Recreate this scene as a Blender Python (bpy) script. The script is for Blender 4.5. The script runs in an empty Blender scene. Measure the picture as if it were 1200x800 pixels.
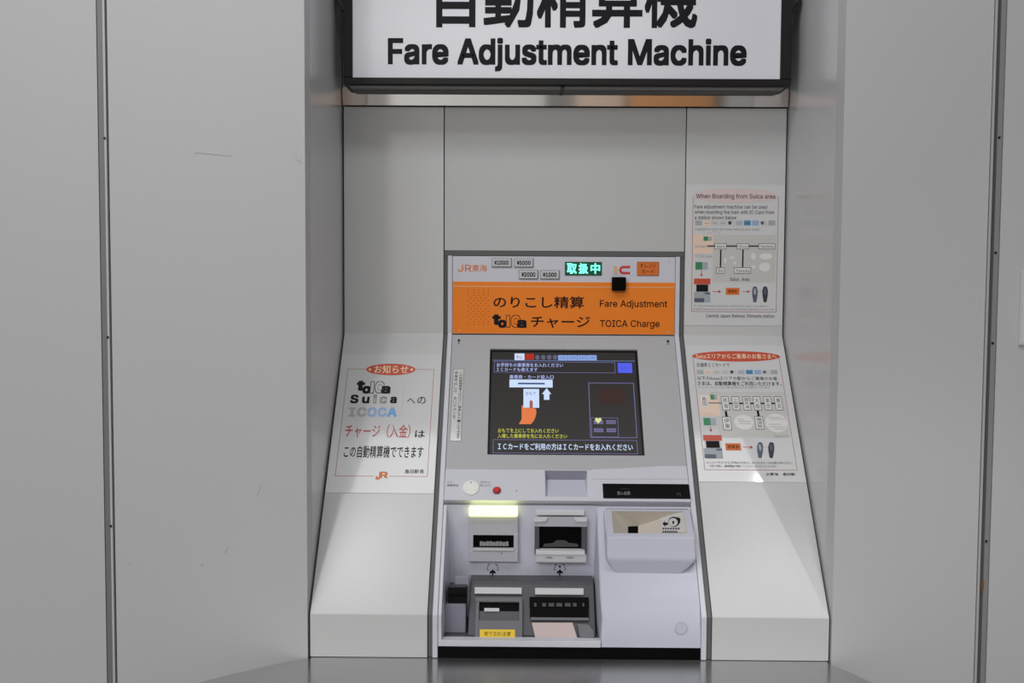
import bpy, math
from mathutils import Vector, Matrix

# ------------------------------------------------------------------ camera, world, lights, exposure
SC = bpy.context.scene
COL = SC.collection
ZC = 1.50                                     # eye height above the floor
CAM_C = Vector((-0.09627, -1.92077, ZC))
YAW, PITCH, ROLL = 0.0083, 0.0556, 0.00574
CAM_R = (Matrix.Rotation(YAW, 3, 'Z') @ Matrix.Rotation(-PITCH, 3, 'X')
         @ Matrix(((1, 0, 0), (0, 0, -1), (0, 1, 0))) @ Matrix.Rotation(ROLL, 3, 'Z'))
cd = bpy.data.cameras.new('camera'); cd.sensor_width = 36.0; cd.lens = 36.0; cd.clip_start = 0.02
cam = bpy.data.objects.new('camera', cd); COL.objects.link(cam)
cam.matrix_world = Matrix.Translation(CAM_C) @ CAM_R.to_4x4()
SC.camera = cam

w = bpy.data.worlds.new('world'); SC.world = w; w.use_nodes = True
w.node_tree.nodes['Background'].inputs['Color'].default_value = (0.98, 0.99, 1.0, 1)
w.node_tree.nodes['Background'].inputs['Strength'].default_value = 0.10

def area(name, loc, to, sx, sy, power, col=(1, 1, 1)):
    l = bpy.data.lights.new(name, 'AREA'); l.shape = 'RECTANGLE'; l.size = sx; l.size_y = sy
    l.energy = power; l.color = col
    o = bpy.data.objects.new(name, l); COL.objects.link(o)
    o.location = loc
    o.rotation_euler = (Vector(to) - Vector(loc)).to_track_quat('-Z', 'Y').to_euler()
    return o
area('ceiling_panel_far', (-1.2, -4.5, 3.2), (-1.2, -4.5, 0), 4.0, 2.0, 118)
area('ceiling_panel_left', (-2.5, -3.5, 3.2), (-2.5, -3.5, 0), 2.0, 2.0, 52)
area('ceiling_panel_near', (0, -0.9, 3.3), (0, -0.9, 0), 3.0, 0.4, 17)
area('ceiling_lamp_left', (-0.84, -1.28, 3.2), (-0.36, 0.1, 1.0), 0.10, 0.24, 6.8)
def spot(name, loc, to, half, blend, size, power):
    l = bpy.data.lights.new(name, 'SPOT'); l.energy = power; l.spot_size = 2 * math.radians(half); l.spot_blend = blend; l.shadow_soft_size = size
    o = bpy.data.objects.new(name, l); COL.objects.link(o); o.location = loc
    o.rotation_euler = (Vector(to) - Vector(loc)).to_track_quat('-Z', 'Y').to_euler()
spot('downlight_right', (0.62, -0.8, 3.2), (0.62, -0.8, 0), 24, 0.25, 0.05, 46)
spot('downlight_right_outer', (0.97, -0.86, 3.2), (0.97, -0.86, 0), 33, 0.7, 0.02, 34)

SC.view_settings.view_transform = 'Standard'
SC.view_settings.look = 'None'
SC.view_settings.gamma = 1.0
SC.view_settings.exposure = 0.0
SC.view_settings.use_curve_mapping = False

# ------------------------------------------------------------------ helpers
def lin(c):
    c /= 255.0
    return c / 12.92 if c <= 0.04045 else ((c + 0.055) / 1.055) ** 2.4

def mat(name, rgb, rough=0.5, metal=0.0, spec=0.5, emit=0.0, ecol=None, noise=0.0, scale=8.0, bump=0.0, bscale=400.0, stretch=None, coat=0.0):
    m = bpy.data.materials.new(name); m.use_nodes = True
    nt = m.node_tree; b = nt.nodes['Principled BSDF']
    col = tuple(lin(c) for c in rgb) + (1,)
    b.inputs['Base Color'].default_value = col
    b.inputs['Roughness'].default_value = rough
    b.inputs['Metallic'].default_value = metal
    b.inputs['Specular IOR Level'].default_value = spec
    b.inputs['Coat Weight'].default_value = coat
    b.inputs['Coat Roughness'].default_value = 0.06
    if emit:
        e = ecol or rgb
        b.inputs['Emission Color'].default_value = tuple(lin(c) for c in e) + (1,)
        b.inputs['Emission Strength'].default_value = emit
    if noise or bump or stretch:
        tc = nt.nodes.new('ShaderNodeTexCoord'); mp = nt.nodes.new('ShaderNodeMapping')
        nt.links.new(tc.outputs['Object'], mp.inputs['Vector'])
        if stretch: mp.inputs['Scale'].default_value = stretch
    if noise:
        n = nt.nodes.new('ShaderNodeTexNoise'); n.inputs['Scale'].default_value = scale
        n.inputs['Detail'].default_value = 5
        nt.links.new(mp.outputs['Vector'], n.inputs['Vector'])
        mx = nt.nodes.new('ShaderNodeMix'); mx.data_type = 'RGBA'
        mx.inputs[6].default_value = tuple(c * (1 - noise) for c in col[:3]) + (1,)
        mx.inputs[7].default_value = tuple(min(1, c * (1 + noise)) for c in col[:3]) + (1,)
        nt.links.new(n.outputs['Fac'], mx.inputs[0])
        nt.links.new(mx.outputs[2], b.inputs['Base Color'])
    if bump:
        n2 = nt.nodes.new('ShaderNodeTexNoise'); n2.inputs['Scale'].default_value = bscale
        nt.links.new(mp.outputs['Vector'], n2.inputs['Vector'])
        bp = nt.nodes.new('ShaderNodeBump'); bp.inputs['Strength'].default_value = bump
        bp.inputs['Distance'].default_value = 0.002
        nt.links.new(n2.outputs['Fac'], bp.inputs['Height'])
        nt.links.new(bp.outputs['Normal'], b.inputs['Normal'])
    return m

def brushed(m, aniso):
    nt = m.node_tree; b = nt.nodes['Principled BSDF']; c = nt.nodes.new('ShaderNodeCombineXYZ')
    c.inputs[1].default_value = 1.0
    nt.links.new(c.outputs[0], b.inputs['Tangent']); b.inputs['Anisotropic'].default_value = aniso
    return m

M = dict(
    wall=mat('wall_enamel', (197, 198, 199), 0.42, spec=0.35, noise=0.02, scale=3, bump=0.03, bscale=60),
    ret=mat('return_enamel', (206, 206, 207), 0.22, spec=0.5, noise=0.02, scale=3),
    back=mat('back_enamel', (196, 197, 197), 0.30, spec=0.4, noise=0.02, scale=3),
    panel=mat('panel_enamel', (206, 207, 207), 0.28, spec=0.45, noise=0.015, scale=5),
    floor=mat('floor_stone', (120, 118, 114), 0.35, noise=0.15, scale=6),
    hall=mat('hall_wall', (150, 148, 146), 0.6, noise=0.05, scale=2),
    steel=brushed(mat('brushed_steel', (196, 196, 196), 0.25, 1.0, noise=0.03, scale=40, stretch=(1, 14, 14)), 0.8),
    polished=mat('polished_steel', (205, 202, 200), 0.06, 1.0),
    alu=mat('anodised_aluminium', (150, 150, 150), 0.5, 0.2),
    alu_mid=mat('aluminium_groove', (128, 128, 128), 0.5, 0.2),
    alu_dark=mat('joint_dark_grey', (86, 86, 86), 0.6),  # plain dark grey for the joint grooves and the core behind the panels
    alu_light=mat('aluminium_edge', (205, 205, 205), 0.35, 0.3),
    screw=mat('screw_steel', (70, 68, 66), 0.4, 0.8),
    rust=mat('rust_stain', (120, 80, 45), 0.8),
    scuff=mat('scuff_mark', (160, 158, 157), 0.6),
    signblack=mat('sign_frame_black', (26, 23, 23), 0.4, spec=0.25),
    signrail=mat('sign_rail_grey', (128, 130, 129), 0.4, 0.3),
    acrylic=mat('sign_acrylic', (212, 212, 217), 0.18, emit=0.10, ecol=(235, 236, 255)),
    ink=mat('ink_black', (20, 19, 24), 0.5, spec=0.2),
    white=mat('machine_white', (212, 213, 222), 0.38, noise=0.01, scale=20),
    white2=mat('machine_white_cool', (201, 203, 217), 0.42, noise=0.01, scale=20),
    greyplastic=mat('machine_grey_panel', (180, 181, 184), 0.45, noise=0.02, scale=6, stretch=(1, 1, 8)),
    gasket=mat('gasket_grey', (96, 96, 95), 0.6),
    orange=mat('orange_band', (250, 136, 38), 0.45, spec=0.3, noise=0.02, scale=8),
    orange_l=mat('orange_stripe', (240, 176, 120), 0.4),
    orange_d=mat('orange_plate', (226, 116, 40), 0.4),
    orange_ink=mat('orange_ink', (226, 128, 72), 0.5),
    brown=mat('dark_brown_ink', (48, 18, 10), 0.5, spec=0.2),
    dots=mat('dot_ink', (130, 62, 14), 0.5),
    black=mat('black_plastic', (6, 6, 6), 0.4, spec=0.06),
    blackgloss=mat('black_gloss', (14, 14, 15), 0.15, spec=0.25),
    slotgrey=mat('slot_unit_grey', (190, 190, 198), 0.45),
    dgrey=mat('dark_grey_plastic', (82, 82, 88), 0.5),
    dgrey2=mat('mid_grey_plastic', (108, 108, 114), 0.5),
    cup=mat('lavender_grey_plastic', (150, 150, 164), 0.45),
    cup2=mat('coin_cup_plastic', (132, 132, 146), 0.45),
    tag=mat('pale_grey_label', (205, 205, 208), 0.4),
    pink=mat('pale_pink_tray', (206, 186, 184), 0.4),
    yellow=mat('yellow_label', (244, 204, 40), 0.5),
    red=mat('red_button', (214, 28, 30), 0.35),
    redring=mat('button_ring', (120, 70, 74), 0.4),
    disc=mat('white_disc', (244, 244, 240), 0.4),
    tan=mat('tan_ink', (224, 186, 150), 0.5),
    redink=mat('red_ink', (214, 60, 66), 0.5),
    platefill=mat('price_plate', (206, 206, 209), 0.4),
    plateline=mat('price_plate_edge', (110, 110, 114), 0.4),
    green=mat('green_window', (8, 84, 58), 0.3),
    greenlit=mat('green_lamp', (120, 255, 220), 0.4, emit=0.95, ecol=(125, 255, 225)),
    lamp=mat('slot_lamp', (250, 255, 200), 0.4, emit=1.35, ecol=(246, 253, 178)),
    lampoff=mat('slot_lamp_off', (224, 224, 226), 0.4),
    hopper=mat('coin_hopper', (206, 198, 186), 0.4),
    hoplab=mat('hopper_label', (206, 206, 203), 0.4),
    greyink=mat('grey_ink', (150, 150, 156), 0.5),
    midink=mat('mid_ink', (78, 76, 80), 0.5, spec=0.3),
    lcd=mat('screen_dark', (14, 13, 13), 0.3, spec=0.15, emit=1.0, ecol=(44, 42, 41)),
    lcd_edge=mat('screen_bezel', (10, 9, 9), 0.3, spec=0.15),
    s_white=mat('screen_white', (14, 14, 14), 0.3, spec=0.1, emit=1.0, ecol=(205, 222, 252)),
    s_text=mat('screen_text', (14, 14, 14), 0.3, spec=0.1, emit=1.0, ecol=(176, 186, 240)),
    s_line=mat('screen_line', (14, 14, 14), 0.3, spec=0.1, emit=1.0, ecol=(116, 108, 158)),
    s_hline=mat('screen_rule', (14, 14, 14), 0.3, spec=0.1, emit=1.0, ecol=(108, 126, 168)),
    s_blue=mat('screen_blue', (14, 14, 14), 0.3, spec=0.1, emit=1.0, ecol=(84, 96, 236)),
    s_lblue=mat('screen_pale_blue', (14, 14, 14), 0.3, spec=0.1, emit=1.0, ecol=(140, 168, 226)),
    s_red=mat('screen_red', (14, 14, 14), 0.3, spec=0.1, emit=1.0, ecol=(176, 44, 26)),
    s_yel=mat('screen_yellow', (14, 14, 14), 0.3, spec=0.1, emit=1.0, ecol=(196, 198, 76)),
    s_skin=mat('screen_skin', (14, 14, 14), 0.3, spec=0.1, emit=1.0, ecol=(226, 122, 70)),
    s_skin2=mat('screen_skin_dark', (14, 14, 14), 0.3, spec=0.1, emit=1.0, ecol=(160, 96, 84)),
    s_heart=mat('screen_heart', (14, 14, 14), 0.3, spec=0.1, emit=1.0, ecol=(224, 224, 150)),
    s_dim=mat('screen_dim_red', (14, 14, 14), 0.3, spec=0.1, emit=1.0, ecol=(58, 40, 38)),
    s_gray=mat('screen_grey', (14, 14, 14), 0.3, spec=0.1, emit=1.0, ecol=(96, 92, 120)),
    s_dark=mat('screen_ink', (14, 14, 14), 0.3, spec=0.1, emit=1.0, ecol=(66, 74, 120)),
    paper=mat('laminated_paper', (218, 219, 220), 0.07, spec=0.5),
    film=mat('poster_film_edge', (214, 214, 214), 0.2),
    p_frame=mat('poster_frame_red', (176, 104, 92), 0.4),
    p_oval=mat('poster_oval_red', (206, 82, 56), 0.35),
    p_pale=mat('poster_oval_pale', (226, 206, 206), 0.35),
    p_cream=mat('poster_cream', (250, 226, 190), 0.4),
    p_red=mat('poster_red_ink', (188, 62, 52), 0.4),
    p_blue=mat('poster_blue_ink', (112, 172, 226), 0.4),
    p_blue2=mat('poster_pale_blue_ink', (150, 180, 220), 0.4),
    p_silver=mat('poster_silver_ink', (176, 178, 180), 0.4),
    p_grey=mat('poster_map_grey', (206, 206, 202), 0.3),
    p_peach=mat('poster_peach', (240, 214, 194), 0.3),
    p_green=mat('poster_green', (56, 140, 92), 0.4),
    p_pgrey=mat('poster_card_grey', (170, 178, 184), 0.4),
    p_cyan=mat('poster_cyan', (70, 150, 190), 0.4),
    p_lil=mat('poster_lilac', (190, 190, 206), 0.4),
    p_slate=mat('poster_slate', (92, 96, 118), 0.4),
    p_slate2=mat('poster_slate_dark', (52, 52, 64), 0.4),
    p_white=mat('poster_white', (234, 234, 232), 0.25),
)

def ray(px, py):
    d = CAM_R @ Vector(((px - 600) / 1200.0, (400 - py) / 1200.0, -1.0))
    return d

class Frame:
    """a flat face of the place: origin, U right, V up, N outward"""
    def __init__(s, o, U, V):
        s.o = Vector(o); s.U = Vector(U).normalized(); s.V = Vector(V).normalized(); s.N = s.U.cross(s.V).normalized()
    def P(s, u, v, n=0.0): return s.o + s.U * u + s.V * v + s.N * n
    def uv(s, px, py, n=0.0):
        d = ray(px, py); o = s.o + s.N * n
        t = (o - CAM_C).dot(s.N) / d.dot(s.N)
        q = CAM_C + d * t - o
        return q.dot(s.U), q.dot(s.V)
    def rect(s, x0, y0, x1, y1, n=0.0):
        my, mx = (y0 + y1) / 2, (x0 + x1) / 2
        return s.uv(x0, my, n)[0], s.uv(mx, y1, n)[1], s.uv(x1, my, n)[0], s.uv(mx, y0, n)[1]
    def at(s, px, py, n=0.0): return s.P(*s.uv(px, py, n), n)

def row_z(row, y, px=640):
    d = ray(px, row); t = (y - CAM_C.y) / d.y
    return CAM_C.z + d.z * t
def col_x(px, row, y):
    d = ray(px, row); t = (y - CAM_C.y) / d.y
    return CAM_C.x + d.x * t

_cache = {}
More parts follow.
